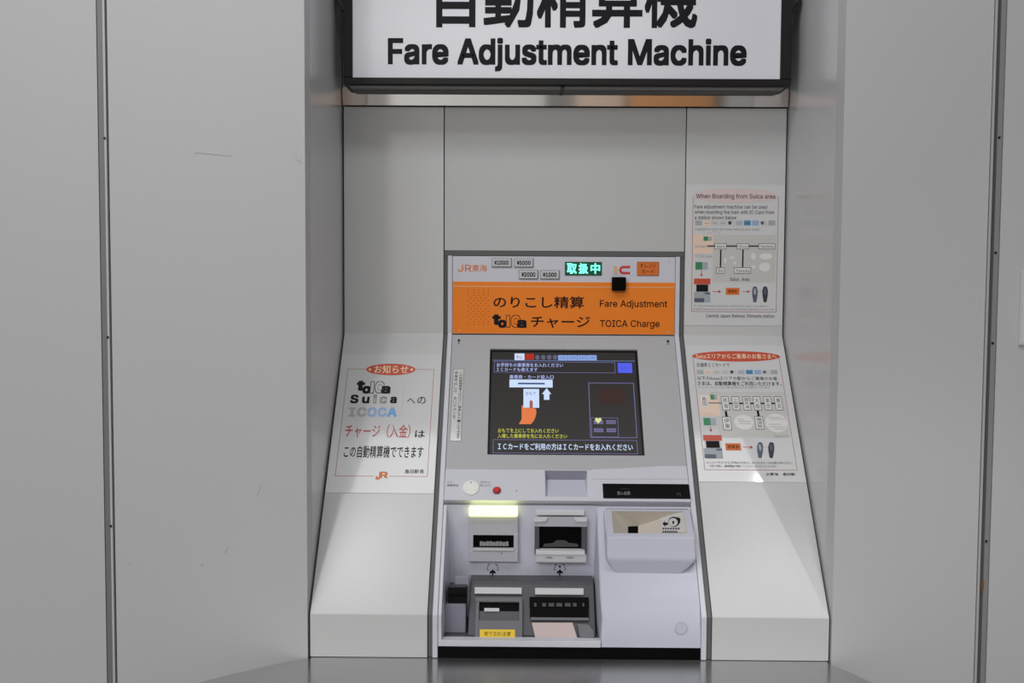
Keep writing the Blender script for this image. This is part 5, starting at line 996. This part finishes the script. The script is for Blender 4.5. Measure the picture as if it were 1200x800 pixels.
station(m, B, *A(104, 292), *A(140, 350), N3, '島田', True, 'p_peach')
station(m, B, *A(208, 392), *A(248, 456), N3, '伊東', True); station(m, B, *A(360, 390), *A(400, 452), N3, '横須賀', True)
m.pell(B, *A(262, 384), *A(352, 452), N2, 'p_white'); m.pell(B, *A(408, 378), *A(512, 466), N2, 'p_white')
for y, x0, x1 in ((404, 276, 306), (413, 280, 340), (424, 284, 340), (396, 420, 480), (404, 426, 500), (428, 424, 480), (440, 430, 504), (450, 450, 500)): m.pline(B, *A(x0, y), *A(x1, y), .0014, N3, 'p_silver')
m.ptext(B, 'Suicaエリア', *A(450, 478), *A(518, 489), N3, 'greyink'); m.ptext(B, 'TOICAエリア', *A(110, 374), *A(182, 384), N3, 'tan')
m.build('route_map', r, label='grey route map with boxed stations')
m = MB(); m.pflat(B, *A(118, 398), *A(177, 432), N2, 'p_pgrey'); m.pflat(B, *A(118, 398), *A(150, 432), N3, 'p_green')
m.build('card_picture', r, label='green and grey card picture'); m = MB()
m.pflat(B, *A(150, 289), *A(182, 312), N3, 'p_pgrey'); m.pflat(B, *A(150, 289), *A(167, 312), N4, 'p_green')
border(m, B, [A(148, 292), A(152, 280), A(176, 276), A(198, 284)], .0009, N3, 'p_silver')
m.build('card_picture', r, label='green and grey card picture'); m = MB(); arrow(m, B, A(151, 438), A(153, 464), N2, 'p_red', .0014, 3); m.build('arrow', r, label='small red arrow'); m = MB(); minimachine(m, B, *A(116, 478), *A(203, 588), N2, 2.0); m.build('machine_picture', r, label='small picture of an orange and grey machine'); m = MB()
m.pflat(B, *A(221, 517), *A(293, 550), N2, 'orange_d'); m.ptext(B, '精算券', *A(230, 524), *A(284, 543), N3, 'brown'); m.build('ticket_picture', r, label='small orange ticket picture'); m = MB()
arrow(m, B, A(302, 534), A(350, 536), N2, 'p_red', .0012, 3.4); m.build('arrow', r, label='small red arrow'); m = MB(); feet(m, B, A(368, 0)[0], A(450, 0)[0], A(0, 511)[1], A(0, 586)[1], N2)
m.build('gate_picture', r, label='picture of two dark ticket gates')

# notice at the far right, mostly beyond the frame
u0, v0, u1, v1 = WF.rect(1194.5, 318, 1290, 404.5)
r = thing('wall_notice', WF.P((u0 + u1) / 2, v0, 0.0005), 'pale notice on the far right wall, cut by the edge of the photo', 'notice')
MB().box(WF, (u0, v0, u1, v1), 0.0005, 0.004, 'tag').build('holder', r, bevel=.0008)
MB().box(WF, (u0 + .004, v0 + .004, u1 - .004, v1 - .004), 0.0041, 0.0046, 'paper').build('sheet', r)
